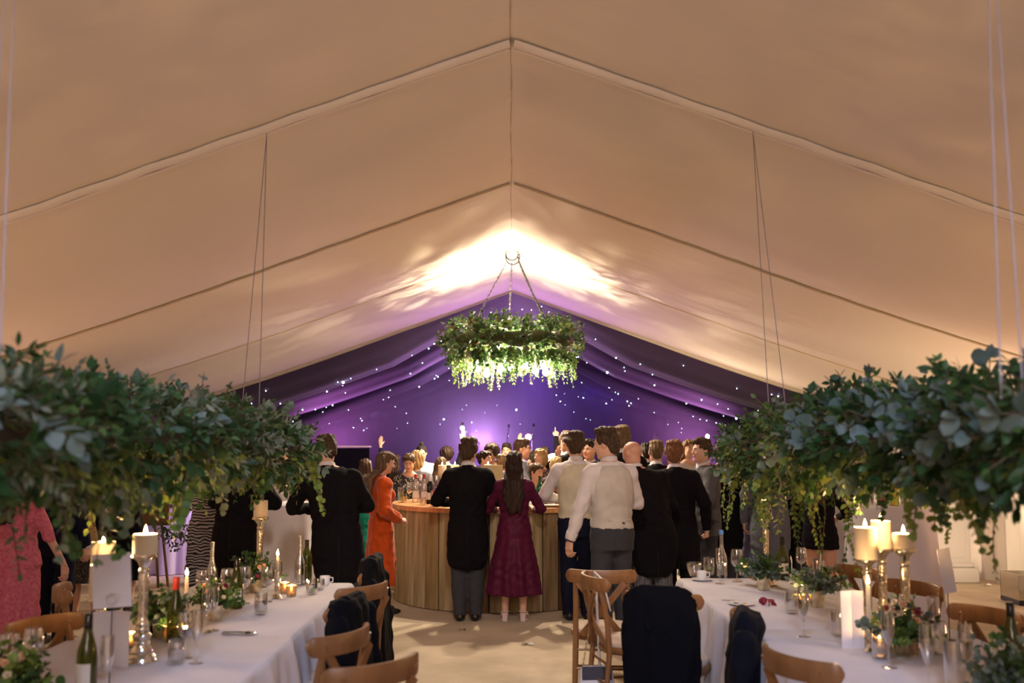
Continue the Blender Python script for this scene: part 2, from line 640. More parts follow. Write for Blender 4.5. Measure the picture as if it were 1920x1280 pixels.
class Leaves:
    """placements: pos, dir, normal, length, width, shape, material"""

    def __init__(s):
        s.it = []
        s.stems = []

    def put(s, p, d, n, L, w, shape, m):
        s.it.append((p, d, n, L, w, shape, m))

    def sprig(s, p, d, length, shape, m, leaf=0.06, gap=0.035, droop=0.5, r=rnd, width=1.0, tip=None):
        p, d = Vector(p), Vector(d).normalized()
        n = max(3, int(length / gap))
        pts = [p.copy()]
        for i in range(n):
            d = (d + Vector((0, 0, -droop * gap * 2.2)) + Vector((r.gauss(0, .05), r.gauss(0, .05), r.gauss(0, .05)))).normalized()
            p = p + d * (length / n)
            pts.append(p.copy())
            side = d.cross(Vector((r.gauss(0, 1), r.gauss(0, 1), r.gauss(0, 1)))).normalized()
            sc = 1.0 - 0.45 * i / n
            for sg in ((-1, 1) if shape == 'round' or r.random() < 0.55 else ((-1,) if i % 2 else (1,))):
                ld = (side * sg * r.uniform(.6, 1.1) + d * r.uniform(.4, 1.0) + Vector((0, 0, r.gauss(-.1, .25)))).normalized()
                nn = Vector((r.gauss(0, .5), r.gauss(-.35, .5), r.gauss(.6, .5)))
                L = leaf * sc * r.uniform(.75, 1.25)
                s.put(p, ld, nn, L, L * width * r.uniform(.85, 1.15), shape, m)
        L = leaf * 0.6
        s.put(p, d, Vector((r.gauss(0, .5), -0.4, .6)), L, L * width, shape, m)
        s.stems.append(pts)

    def arrays(s, items):
        P = np.array([tuple(i[0]) for i in items])
        D = np.array([tuple(i[1]) for i in items])
        N = np.array([tuple(i[2]) for i in items])
        X = np.cross(D, N)
        X /= np.linalg.norm(X, axis=1, keepdims=True) + 1e-9
        Z = np.cross(X, D)
        return P, X, D, Z

    def build(s, parent, name='foliage', n_single=0, score=None, local=True):
        """one joined mesh of small leaves + n_single leaves as objects"""
        items = s.it
        if n_single:
            sc = np.array([score(i) for i in items])
            order = np.argsort(-sc)
            pick = set(order[:n_single].tolist())
        else:
            pick = set()
        rest = [i for k, i in enumerate(items) if k not in pick]
        mats = sorted({i[6] for i in items})
        Vs, Fs, Ms, b = [], [], [], 0
        for shape in LT:
            for mi, mname in enumerate(mats):
                sub = [i for i in rest if i[5] == shape and i[6] == mname]
                if not sub:
                    continue
                P, X, D, Z = s.arrays(sub)
                L = np.array([i[3] for i in sub])[:, None, None]
                Wd = np.array([i[4] for i in sub])[:, None, None]
                T, F = LT[shape]
                v = P[:, None] + X[:, None] * T[None, :, 0:1] * Wd + D[:, None] * T[None, :, 1:2] * L + Z[:, None] * T[None, :, 2:3] * L
                k = len(sub)
                Vs.append(v.reshape(-1, 3))
                Fs.append((F[None] + (np.arange(k) * len(T))[:, None, None] + b).reshape(-1, 3))
                Ms.append(np.full(k * len(F), mi))
                b += k * len(T)
        if Vs:
            me = mesh_np(name, np.concatenate(Vs), np.concatenate(Fs), [LM[m] for m in mats], np.concatenate(Ms), smooth=True)
            obj(name, me, parent, kind='stuff')
        if pick:
            cache = {}
            for k in sorted(pick):
                i = items[k]
                key = (i[5], i[6])
                if key not in cache:
                    T, F = LT[i[5]]
                    cache[key] = mesh_np('leaf', T, F, LM[i[6]])
                P, X, D, Z = s.arrays([i])
                o = bpy.data.objects.new('leaf', cache[key])
                M = Matrix.Identity(4)
                for r_ in range(3):
                    M[r_][0], M[r_][1], M[r_][2], M[r_][3] = X[0][r_] * i[4], D[0][r_] * i[3], Z[0][r_] * i[3], P[0][r_]
                COL.objects.link(o)
                o.parent = parent
                o.matrix_local = M
        if s.stems:
            st = MB()
            for pts in s.stems:
                st.tube(pts[::2] if len(pts) > 4 else pts, 0.0025, 3, cap=False)
            st.obj('stems', STEM, parent, kind='stuff')


def garland(name, ax, y0, y1, zc, label, mix, seed, hang, xw=0.36, mix_far=None):
    r = random.Random(seed)
    root = thing(name, (ax, (y0 + y1) / 2, 0), label, 'garland', 'hanging foliage garlands')
    lv = Leaves()
    L = y1 - y0
    for i in range(1150):
        t = r.random()
        y = y0 + L * t - (y0 + y1) / 2
        a = r.uniform(0, 2 * math.pi)
        kx, kz = xw, 0.17
        bump_ = 1.0 + 0.22 * math.sin(y * 4.1 + seed) + 0.12 * math.sin(y * 9.3)
        dip = -0.10 * max(0, (t - .45) / .55) ** 1.5
        p = Vector((math.cos(a) * kx * 0.55 * bump_, y, zc + dip + math.sin(a) * kz * 0.55 * bump_))
        d = Vector((math.cos(a) * 0.9, r.gauss(0, 0.65) + (0.6 if t > 0.94 else 0), math.sin(a) * 0.8 + 0.1))
        ln = r.uniform(0.09, 0.20)
        k = r.random()
        sp = None
        for nm, (pr, shape, m, leaf, gap, wd) in (mix_far if mix_far and t + r.gauss(0, .06) > .62 else mix).items():
            if k < pr:
                sp = (shape, m, leaf, gap, wd)
                break
            k -= pr
        shape, m, leaf, gap, wd = sp
        if math.sin(a) < -0.2 and m in ('dark', 'mid') and r.random() < 0.25:
            m = 'yellow'  # yellow leaf colour on the underside stands in for candle glow from below
        lv.sprig(p, d, ln, shape, m, leaf, gap, 0.5 + (1.4 if math.sin(a) < -0.3 else 0), r, wd)
    # trailing sprigs below
    for (hy, hx, hl, shape, m, leaf) in hang:
        lv.sprig((hx, hy - (y0 + y1) / 2, zc - 0.16), (r.gauss(0, .25), r.gauss(0, .2), -1), hl, shape, m, leaf, leaf * 0.6, 1.0, r, 1.0)
    # upright sprigs on top
    for i in range(12):
        y = r.uniform(-L / 6, L / 2)
        lv.sprig((r.uniform(-.15, .15), y, zc + 0.14), (r.gauss(0, .4), r.gauss(0, .3), 1), r.uniform(.08, .15), 'ovate', 'mid' if i % 2 else 'grey', 0.07, 0.045, 0.1, r, 1.15)
    camp = Vector((-ax, -(y0 + y1) / 2, CAM_H))

    def score(i):
        p = i[0]
        dist = (p - camp).length
        rad = math.hypot(p.x / xw, (p.z - zc) / 0.22)
        return i[3] / dist * (0.3 + min(rad, 1.6)) + (0 if p.y + (y0 + y1) / 2 > 3.0 else -9)
    lv.build(root, 'foliage', 290, score)
    core = MB()
    for sx in (-0.11, 0.11):
        core.box((sx, 0, zc), (0.05, L * 0.96, 0.05))
    for k in range(7):
        core.box((0, -L * 0.45 + k * L * 0.15, zc), (0.22, 0.03, 0.03))
    core.obj('hanging_frame', mat('garland_frame', (0.05, 0.035, 0.02), 0.8), root)
    return root


MIX_L = {'a': (0.20, 'ovate', 'dark', 0.085, 0.046, 0.95), 'b': (0.20, 'ovate', 'mid', 0.055, 0.032, 0.9), 'c': (0.32, 'narrow', 'olive', 0.066, 0.024, 1.2),
         'd': (0.04, 'ovate', 'grey', 0.10, 0.06, 1.1), 'e': (0.24, 'narrow', 'dark', 0.075, 0.024, 1.5)}
MIX_F = {'a': (0.36, 'ovate', 'dark', 0.058, 0.030, 0.9), 'b': (0.34, 'ovate', 'mid', 0.050, 0.028, 0.9), 'c': (0.12, 'narrow', 'yellow', 0.055, 0.024, 1.3),
         'd': (0.06, 'round', 'grey', 0.07, 0.05, 0.9), 'e': (0.12, 'narrow', 'dark', 0.075, 0.026, 1.5)}
MIX_R = {'a': (0.28, 'ovate', 'dark', 0.085, 0.046, 1.0), 'b': (0.20, 'ovate', 'mid', 0.055, 0.034, 0.95), 'c': (0.08, 'narrow', 'olive', 0.06, 0.026, 1.1),
         'd': (0.17, 'round', 'grey', 0.085, 0.055, 0.9), 'e': (0.27, 'narrow', 'dark', 0.085, 0.028, 1.6)}
hr = random.Random(3)
hang_l = [(hr.uniform(3.0, 7.0), hr.uniform(-.3, .3), hr.uniform(.12, .26), hr.choice(['ovate', 'narrow', 'round']), hr.choice(['yellow', 'mid', 'dark', 'olive']), hr.uniform(.04, .06)) for _ in range(46)]
hang_l += [(6.7, .28, .34, 'round', 'yellow', .045), (4.6, -.25, .26, 'ovate', 'yellow', .06), (5.2, .0, .22, 'narrow', 'yellow', .06), (3.6, -.2, .34, 'ovate', 'olive', .055)]
hang_r = [(hr.uniform(3.0, 7.0), hr.uniform(-.3, .3), hr.uniform(.12, .26), hr.choice(['ovate', 'narrow', 'round']), hr.choice(['yellow', 'mid', 'dark', 'yellow']), hr.uniform(.04, .055)) for _ in range(46)]
hang_r += [(6.6, -.05, .50, 'round', 'yellow', .05), (6.3, .12, .55, 'ovate', 'mid', .05), (6.0, .15, .62, 'narrow', 'yellow', .05), (5.6, .1, .60, 'ovate', 'yellow', .045),
           (5.5, .22, .62, 'ovate', 'dark', .05), (6.8, -.2, .45, 'ovate', 'yellow', .045), (6.5, .3, .5, 'narrow', 'yellow', .05), (6.2, 0, .45, 'ovate', 'yellow', .045),
           (4.3, .1, .32, 'round', 'yellow', .03), (4.0, .2, .42, 'ovate', 'yellow', .045), (6.7, .1, .42, 'ovate', 'yellow', .04), (5.8, -.1, .5, 'ovate', 'yellow', .04)]
hang_r += [(hr.uniform(5.6, 7.1), hr.uniform(-.32, .25), hr.uniform(.22, .42), hr.choice(['ovate', 'narrow', 'ovate']), hr.choice(['yellow', 'dark', 'mid', 'yellow']), hr.uniform(.04, .055)) for _ in range(34)]
GL = garland('hanging_garland', -1.62, 2.2, 7.05, 1.755, 'long green garland of eucalyptus and olive hung over the table beside the pink dress', MIX_L, 21, hang_l)
GR = garland('hanging_garland', 1.74, 2.2, 7.25, 1.765, 'long garland with blue-grey eucalyptus and yellow trailing sprigs, right-hand of the two', MIX_R, 33, hang_r, xw=0.38, mix_far=MIX_F)
WIRE = mat('wire_grey', (0.25, 0.22, 0.25), 0.5)
WIREW = mat('wire_pale', (0.42, 0.37, 0.42), 0.6)
for root, x0, far in ((GL, -1.70, -1.76), (GR, 1.67, 1.80)):
    cy = root.location.y
    for yy, m, rr in ((6.72, WIRE, 0.0028), (2.94, WIREW, 0.0028)):
        xt = x0 if yy > 5 else (-1.545 if x0 < 0 else 1.48)
        zt = float(roof_z(xt, yy)) - 0.05
        for k, dx in enumerate((-0.06, 0.05)):
            w = MB().tube([(xt - root.location.x, yy - cy, zt), (xt + (dx * 1.1 if yy > 5 else dx * .6) + (0 if yy < 5 else (far - x0)) - root.location.x, yy - cy, 1.86)], rr, 5)
            w.obj('suspension_wire', m, root)

# ------------------------------------------------------------------ foliage chandelier over the bar
CH = (0.0, 14.28, 3.13)
chand = thing('chandelier', CH, 'round foliage ring chandelier with glowing bulbs hung on chains from the roof ridge', 'chandelier')
lv = Leaves()
cr_ = random.Random(9)
for i in range(900):
    a, b = cr_.uniform(0, 2 * math.pi), cr_.uniform(0, 2 * math.pi)
    rr = 0.74 + 0.14 * math.cos(b)
    p = Vector((math.cos(a) * rr, math.sin(a) * rr, 0.15 * math.sin(b) + 0.04))
    d = Vector((math.cos(a) * math.cos(b), math.sin(a) * math.cos(b), math.sin(b) * 1.0 + 0.1))
    k = cr_.random()
    sh, m, lf, gp = ('ovate', 'mid', .09, .05) if k < .35 else (('ovate', 'dark', .095, .05) if k < .6 else (('round', 'olive', .06, .045) if k < .78 else (('ovate', 'brown', .05, .04) if k < .88 else ('ovate', 'bright', .08, .05))))
    lv.sprig(p, d, cr_.uniform(.10, .22), sh, m, lf, gp, .6, cr_, 1.0)
for i in range(110):
    a = cr_.uniform(0, 2 * math.pi)
    rr = cr_.uniform(.6, .92)
    lv.sprig((math.cos(a) * rr, math.sin(a) * rr, -0.08), (cr_.gauss(0, .2), cr_.gauss(0, .2), -1), cr_.uniform(.2, .52), cr_.choice(['ovate', 'round']), cr_.choice(['olive', 'bright', 'mid']), .06, .04, 1, cr_, .8)
lv.build(chand, 'foliage', 220, lambda i: i[3] * (1.4 - i[0].y) * (0.6 + max(0, abs(i[0].z))))
STEELD = mat('steel_dark', (0.08, 0.075, 0.07), 0.45, metal=0.8)
hoop = MB()
for dz in (0.0, 0.1):
    hoop.tube([(0.74 * math.cos(2 * math.pi * k / 36), 0.74 * math.sin(2 * math.pi * k / 36), dz) for k in range(37)], 0.014, 6, cap=False)
hoop.obj('hoop', STEELD, chand, smooth=True)
ring_blocker = MB()  # added solid torus inside the foliage, blocks the lamps' sideways light
ring_blocker.tube([(0.76 * math.cos(2 * math.pi * k / 40), 0.76 * math.sin(2 * math.pi * k / 40), 0.03 + .02 * math.sin(5 * k)) for k in range(41)], [.10 + .02 * math.sin(k * 2.1) for k in range(40)] + [.10], 10, cap=False)
ring_blocker.obj('light_blocker', mat('ring_blocker', (.05, .06, .02), .95, bump=.8, bscale=40), chand, smooth=True)
BULB = emit_mat('bulb_glow', (1.0, 0.86, 0.62), 170.0)
bulb_me = MB().lathe([(0, -.075), (.03, -.068), (.046, -.04), (.046, -.015), (.028, .02), (.017, .04), (.017, .06)], 14).mesh('bulb', BULB, True)
sock_me = MB().lathe([(.017, .055), (.021, .06), (.021, .12), (.008, .13), (0, .13)], 10).mesh('socket', STEELD, True)
for k in range(9):
    a = 2 * math.pi * (k + 0.3) / 9
    rr = 0.50 + 0.06 * (k % 2)
    p = (rr * math.cos(a), rr * math.sin(a), -0.36 + 0.05 * (k % 3))
    bo = obj('bulb', bulb_me, chand, loc=p)
    obj('socket', sock_me, bo)
    MB().tube([(0, 0, .13), (0, 0, 0.45 - 0.05 * (k % 3))], .004, 5).obj('flex', STEELD, bo)
    if k % 3 == 0:
        lamp('bulb_lamp', 'POINT', (CH[0] + p[0] * 0.5, CH[1] + p[1] * 0.5, CH[2] - 0.20), 270, (1.0, 0.80, 0.55), 0.05)
# hanging ring and chains
hook = MB()
HZ = 1.33
hook.tube([(0.09 * math.cos(2 * math.pi * k / 24), 0.0, HZ + 0.09 * math.sin(2 * math.pi * k / 24)) for k in range(25)], 0.012, 8, cap=False)
hook.tube([(0.09 * math.cos(t) * 1.15 + .01, 0.03, HZ - .03 + 0.12 * math.sin(t)) for t in np.linspace(2.4, 6.6, 16)], 0.010, 6)
hook.obj('hook_ring', STEELD, chand, smooth=True)


def chain(name, p0, p1, parent, m, link_l=0.05, w=0.010, r=0.0045):
    p0, p1 = Vector(p0), Vector(p1)
    d = (p1 - p0)
    n = int(d.length / (link_l * 0.78))
    t = d.normalized()
    u = t.cross(Vector((0, 1, 0.1))).normalized()
    v = t.cross(u)
    mb = MB()
    for i in range(n):
        c = p0 + d * ((i + .5) / n)
        s_ = u if i % 2 else v
        mb.tube([c + t * (math.cos(a) * link_l / 2) + s_ * (math.sin(a) * w) for a in np.linspace(0, 2 * math.pi, 9)], r, 4, cap=False)
    mb.obj(name, m, parent, smooth=True)


for (a0, xx) in ((R(205), -.07), (R(95), 0.0), (R(-38), .08)):
    chain('chain', (xx, 0, HZ - .10), (0.70 * math.cos(a0), 0.70 * math.sin(a0), .10), chand, STEELD)
MB().tube([(.085, .01, HZ - .02), (.10, .0, HZ - .1), (.30, -.2, .72), (.56, -.43, .1)], .012, 7).obj('supply_cable', mat('cable_black', (.02, .02, .02), .5), chand, smooth=True)

# ================================================================== smooth solid modelling (one continuous skin per body or garment)
def rc(a, b, ra, rb, k=0.03, m=0, op='u'):
    return dict(t='rc', a=np.array(a, float), b=np.array(b, float), ra=ra, rb=rb, k=k, m=m, op=op)


def el(c, r, rot=None, k=0.03, m=0, op='u'):
    return dict(t='el', c=np.array(c, float), r=np.array(r, float), R=rot, k=k, m=m, op=op)


def loft(rows, k=0.03, m=0, op='u', fold=None, pw=2.0):
    """rows: (z, cx, cy, rx, ry) from low to high; fold(angle, z, x, y)->relative radius change"""
    return dict(t='lf', rows=np.array(sorted(rows), float), k=k, m=m, op=op, fold=fold, pw=pw)


def surf(prims, vox, noise=None):
    lo, hi = np.full(3, 9e9), np.full(3, -9e9)
    bbs = []
    for p in prims:
        if p['t'] == 'rc':
            r = max(p['ra'], p['rb'])
            l, h = np.minimum(p['a'], p['b']) - r, np.maximum(p['a'], p['b']) + r
        elif p['t'] == 'el':
            r = p['r'].max() if p['R'] is not None else p['r']
            l, h = p['c'] - r, p['c'] + r
        else:
            q = p['rows']
            e = 1.25
            l = np.array([(q[:, 1] - q[:, 3] * e).min(), (q[:, 2] - q[:, 4] * e).min(), q[0, 0]])
            h = np.array([(q[:, 1] + q[:, 3] * e).max(), (q[:, 2] + q[:, 4] * e).max(), q[-1, 0]])
        bbs.append((l, h))
        if p['op'] == 'u':
            lo, hi = np.minimum(lo, l), np.maximum(hi, h)
    lo, hi = lo - 3 * vox, hi + 3 * vox
    n = np.ceil((hi - lo) / vox).astype(int) + 1
    ax = [lo[i] + vox * np.arange(n[i]) for i in range(3)]
    D = np.full(n, 0.25, np.float32)
    M = np.zeros(n, np.int8)
    for p, (l, h) in zip(prims, bbs):
        pad = p['k'] * 1.5 + 3 * vox
        i0 = np.clip(np.floor((l - pad - lo) / vox).astype(int), 0, n - 1)
        i1 = np.clip(np.ceil((h + pad - lo) / vox).astype(int) + 1, 1, n)
        if np.any(i1 <= i0):
            continue
        sl = tuple(slice(i0[i], i1[i]) for i in range(3))
        X = ax[0][sl[0]][:, None, None]
        Y = ax[1][sl[1]][None, :, None]
        Z = ax[2][sl[2]][None, None, :]
        if p['t'] == 'rc':
            ba = p['b'] - p['a']
            L2 = max(ba @ ba, 1e-9)
            x, y, z = X - p['a'][0], Y - p['a'][1], Z - p['a'][2]
            t = np.clip((x * ba[0] + y * ba[1] + z * ba[2]) / L2, 0, 1)
            d = np.sqrt((x - t * ba[0]) ** 2 + (y - t * ba[1]) ** 2 + (z - t * ba[2]) ** 2) - (p['ra'] + (p['rb'] - p['ra']) * t)
        elif p['t'] == 'el':
            x, y, z = X - p['c'][0], Y - p['c'][1], Z - p['c'][2]
            if p['R'] is not None:
                Q = p['R']
                x, y, z = (x * Q[0, 0] + y * Q[1, 0] + z * Q[2, 0]), (x * Q[0, 1] + y * Q[1, 1] + z * Q[2, 1]), (x * Q[0, 2] + y * Q[1, 2] + z * Q[2, 2])
            r = p['r']
            k0 = np.sqrt((x / r[0]) ** 2 + (y / r[1]) ** 2 + (z / r[2]) ** 2)
            k1 = np.sqrt((x / r[0] ** 2) ** 2 + (y / r[1] ** 2) ** 2 + (z / r[2] ** 2) ** 2)
            d = k0 * (k0 - 1) / (k1 + 1e-6)
        else:
            q = p['rows']
            zz = ax[2][sl[2]]
            f = [np.interp(zz, q[:, 0], q[:, c])[None, None, :] for c in range(1, 5)]
            x, y = (X - f[0]), (Y - f[1])
            pw = p['pw']
            if pw == 2.0:
                rho = np.sqrt((x / f[2]) ** 2 + (y / f[3]) ** 2)
            else:
                rho = (np.abs(x / f[2]) ** pw + np.abs(y / f[3]) ** pw) ** (1 / pw)
            if p['fold'] is not None:
                rho = rho / (1 + p['fold'](np.arctan2(y / f[3], x / f[2]), Z, X, Y))
            d = (rho - 1) * np.minimum(f[2], f[3])
            d = np.maximum(d, np.maximum(q[0, 0] - Z, Z - q[-1, 0]))
        A = D[sl]
        k = p['k']
        if p['op'] == 'u':
            hh = np.clip(0.5 + 0.5 * (d - A) / k, 0, 1)
            upd = d < A
            D[sl] = d + (A - d) * hh - k * hh * (1 - hh)
            mm = M[sl]
            mm[np.broadcast_to(upd, mm.shape)] = p['m']
        else:
            hh = np.clip(0.5 - 0.5 * (A + d) / k, 0, 1)
            D[sl] = A + (-d - A) * hh + k * hh * (1 - hh)
    if noise is not None:
        D += noise(ax[0][:, None, None], ax[1][None, :, None], ax[2][None, None, :]).astype(np.float32)
    # surface nets
    S = D < 0
    c = [slice(0, -1), slice(1, None)]
    cnt = sum(S[c[i], c[j], c[k]].astype(np.int8) for i in (0, 1) for j in (0, 1) for k in (0, 1))
    act = (cnt > 0) & (cnt < 8)
    idx = np.full(act.shape, -1, np.int32)
    ii = np.argwhere(act)
    idx[act] = np.arange(len(ii))
    P = np.zeros((len(ii), 3))
    C = np.zeros(len(ii))
    cor = [(i, j, k) for i in (0, 1) for j in (0, 1) for k in (0, 1)]
    val = {cc: D[ii[:, 0] + cc[0], ii[:, 1] + cc[1], ii[:, 2] + cc[2]] for cc in cor}
    for a in cor:
        for axis in range(3):
            if a[axis] == 0:
                b = list(a)
                b[axis] = 1
                va, vb = val[a], val[tuple(b)]
                cr = (va < 0) != (vb < 0)
                t = np.where(cr, va / np.where(cr, va - vb, 1), 0)
                q = np.tile(np.array(a, float), (len(ii), 1))
                q[:, axis] = t
                P[cr] += q[cr]
                C[cr] += 1
    V = lo + (ii + P / C[:, None]) * vox
    faces = []
    for axis in range(3):
        o1, o2 = [(1, 2), (2, 0), (0, 1)][axis]
        a = [slice(1, -1)] * 3
        b = [slice(1, -1)] * 3
        a[axis] = slice(0, -1)
        b[axis] = slice(1, None)
        s0, s1 = S[tuple(a)], S[tuple(b)]
        e = np.argwhere(s0 != s1)
        if not len(e):
            continue
        fl = s0[e[:, 0], e[:, 1], e[:, 2]]
        base = e.copy()
        for d_ in range(3):
            if d_ != axis:
                base[:, d_] += 1

        def g(u, v):
            w = base.copy()
            w[:, o1] -= u
            w[:, o2] -= v
            return idx[w[:, 0], w[:, 1], w[:, 2]]
        q = np.stack([g(0, 0), g(1, 0), g(1, 1), g(0, 1)], 1)
        q[~fl] = q[~fl][:, ::-1]
        faces.append(q)
    F = np.concatenate(faces)
    F = F[(F >= 0).all(1)]
    fi = ii[F[:, 0]]
    mid = M[fi[:, 0], fi[:, 1], fi[:, 2]]
    return V, F, mid


def sdf_obj(name, prims, vox, mats, parent, noise=None, **kw):
    V, F, mi = surf(prims, vox, noise)
    return obj(name, mesh_np(name, V, F, mats, mi), parent, **kw)

# ================================================================== tables, linen and the bar
LINEN = mat('table_linen', (0.70, 0.655, 0.69), 0.9, bump=0.18, bscale=7, spec=0.15, noise=0.05, nscale=3)
OAK = mat('chair_oak', (0.27, 0.125, 0.048), 0.4, noise=0.35, nscale=14, stretch=(1, 1, 0.25), color2=(0.17, 0.075, 0.026))
CUSH = mat('seat_cushion', (0.62, 0.50, 0.42), 0.9, bump=0.2, bscale=40)
STEEL = mat('screw_steel', (0.7, 0.68, 0.65), 0.3, metal=1.0)
TZ = 0.75


def cloth_table(name, x0, x1, y0, y1, z, label, zoff=0.0, seed=1, floor_z=0.02, group=None):
    cx, cy = (x0 + x1) / 2, (y0 + y1) / 2
    root = thing(name, (cx, cy, 0), label, 'table', group)
    r = random.Random(seed)
    hx, hy = (x1 - x0) / 2, (y1 - y0) / 2
    # legs under the cloth
    for sx in (-1, 1):
        for sy in (-1, 1):
            MB().tube([(sx * (hx - .12), sy * (hy - .15), 0), (sx * (hx - .12), sy * (hy - .15), z - .03)], .016, 6).obj('leg', STEELD, root)
    MB().box((0, 0, z - .025), (2 * hx - .02, 2 * hy - .02, .03), bev=.005).obj('table_top', OAK, root)
    # cloth
    per = []
    n = int((4 * hx + 4 * hy) / 0.035)
    c = 0.03
    tot = 4 * (hx + hy)
    for i in range(n):
        s_ = i * tot / n
        if s_ < 2 * hx:
            p, nn = (-hx + s_, -hy), (0, -1)
        elif s_ < 2 * hx + 2 * hy:
            p, nn = (hx, -hy + s_ - 2 * hx), (1, 0)
        elif s_ < 4 * hx + 2 * hy:
            p, nn = (hx - (s_ - 2 * hx - 2 * hy), hy), (0, 1)
        else:
            p, nn = (-hx, hy - (s_ - 4 * hx - 2 * hy)), (-1, 0)
        per.append((p, nn, s_))
    V, F = [], []
    rows = [(1.0, -.0, .004), (1.0, -.004, 0.008), (.97, -.03, .012), (.85, -.12, .018), (.6, -.35, .03), (.3, -.6, .045), (0.0, -1, .06)]
    ph = r.uniform(0, 6)
    for ri in range(7):
        t = ri / 6
        zz = z + zoff + (0.003, 0.0, -.02, -.10, -.28, -.48, floor_z - z - zoff)[ri]
        for (p, nn, s_) in per:
            am = (0, 0, .006, .016, .028, .036, .042)[ri]
            w = am * (math.sin(s_ * 17 + ph + 1.3 * math.sin(s_ * 4)) + .5 * math.sin(s_ * 41 + ph)) + (0, .004, .010, .016, .025, .035, .05)[ri] + zoff
            # soften the corners
            V.append((p[0] + nn[0] * w + (p[0] / hx) ** 9 * .012 * ri * 0.5, p[1] + nn[1] * w + (p[1] / hy) ** 9 * .012 * ri * .5, zz))
    for ri in range(6):
        for i in range(n):
            j = (i + 1) % n
            F.append((ri * n + i, (ri + 1) * n + i, (ri + 1) * n + j, ri * n + j))
    me = mesh_py('tablecloth', V, F + [tuple(range(n))], LINEN, smooth=True)
    tc = obj('tablecloth', me, None, loc=(cx, cy, 0))
    return root, tc


def draped_round(name, x, y, rad, z, label, m=LINEN, flare=1.12, seed=2, cat='table', nf=9):
    r = random.Random(seed)
    root = thing(name, (x, y, 0), label, cat)
    MB().lathe([(0, z - .03), (rad - .01, z - .03), (rad - .01, z - .008), (0, z - .008)], 24).obj('table_top', OAK, root)
    MB().tube([(0, 0, 0), (0, 0, z - .03)], .03, 8).obj('pedestal', STEELD, root)
    n = 120
    V, F = [(0, 0, z)], []
    ph = r.uniform(0, 6)
    rows = [(.5, 0, 0), (.97, 0, 0), (1.0, -.006, 0), (1.01, -.04, .1), (1.0 + (flare - 1) * .3, -.3 * z, .5), (1.0 + (flare - 1) * .6, -.6 * z, .85), (flare, -z + .008, 1)]
    for k, dz, fo in rows:
        for j in range(n):
            a = 2 * math.pi * j / n
            w = 1 + fo * .055 * (math.sin(nf * a + ph + .7 * math.sin(3 * a)) + .4 * math.sin(2.3 * nf * a))
            V.append((rad * k * w * math.cos(a), rad * k * w * math.sin(a), z + dz))
    for j in range(n):
        F.append((0, 1 + j, 1 + (j + 1) % n))
    for i in range(len(rows) - 1):
        for j in range(n):
            jj = (j + 1) % n
            F.append((1 + i * n + j, 1 + (i + 1) * n + j, 1 + (i + 1) * n + jj, 1 + i * n + jj))
    obj('tablecloth', mesh_py('tablecloth', V, F, m, smooth=True), root)
    return root


LX0, LX1, RX0, RX1 = -2.18, -1.13, 1.22, 2.30
tabs = []
for (nm, xa, xb, ya, yb, zo, lab, lab2, sd) in (
        ('dining_table', LX0, LX1, 5.17, 7.12, 0.0, 'long dining table under linen at the far end of the row below the olive garland', 'white linen cloth on the far table with the white cup', 1),
        ('dining_table', LX0 - .01, LX1 + .01, 3.3, 5.15, .006, 'long dining table with the blank card stand, nearer of the row by the pink dress', 'white linen cloth hanging in folds under the blank card stand', 2),
        ('dining_table', RX0, RX1, 5.35, 7.36, 0.0, 'long dining table at the far end of the row with the small plate', 'pale linen cloth under the wine glass and blue capped bottle', 3),
        ('dining_table', RX0 - .01, RX1 + .01, 3.45, 5.33, .006, 'long dining table with three tall candlesticks, nearer of the row', 'pale linen cloth under the three tall candlesticks', 4)):
    ro, tc = cloth_table(nm, xa, xb, ya, yb, TZ, lab, zo, sd, group='long dining tables')
    tag(tc, lab2, 'tablecloth', 'linen tablecloths')
# ------------------------------------------------------------------ round plank bar
BX, BY, BR, BZ = -0.14, 11.56, 1.20, 1.055
bar = thing('bar_counter', (BX, BY, 0), 'round bar of reclaimed timber planks with an orange-brown top', 'bar')
PLANKS = [mat('plank_a', (0.44, 0.30, 0.13), 0.75, noise=0.4, nscale=9, stretch=(1.2, 1.2, .16), color2=(0.17, 0.10, 0.035), bump=.3, bscale=16),
          mat('plank_b', (0.17, 0.085, 0.03), 0.75, noise=0.5, nscale=9, stretch=(1.2, 1.2, .16), color2=(0.06, 0.03, 0.012), bump=.3, bscale=16),
          mat('plank_c', (0.50, 0.38, 0.20), 0.75, noise=0.35, nscale=8, stretch=(2.5, 2.5, .22), color2=(0.25, 0.16, 0.07), bump=.3, bscale=16),
          mat('plank_d', (0.28, 0.18, 0.09), 0.75, noise=0.5, nscale=10, stretch=(2.5, 2.5, .22), color2=(0.13, 0.08, 0.035), bump=.3, bscale=16)]
NPL = 40
pme = {}
for wi in range(2):
    for mi in range(4):
        w = 2 * math.pi * BR / NPL - .013
        pme[(wi, mi)] = MB().box((0, 0, (BZ - .05) / 2), (w, .024, BZ - .05), bev=.006).mesh('plank', PLANKS[mi])
pr = random.Random(12)
for i in range(NPL):
    a = 2 * math.pi * i / NPL
    rr = BR - .012 + pr.uniform(-.005, .005)
    obj('plank', pme[(i % 2, pr.choice([0, 0, 1, 2, 2, 3]))], bar, loc=(rr * math.cos(a), rr * math.sin(a), 0.005), rot=(0, 0, a + math.pi / 2 + pr.uniform(-.01, .01)))
MB().lathe([(BR - .05, .0), (BR - .026, .0), (BR - .026, BZ - .06), (BR - .05, BZ - .06)], 64).obj('carcass', mat('bar_carcass', (.03, .02, .012), .9), bar)
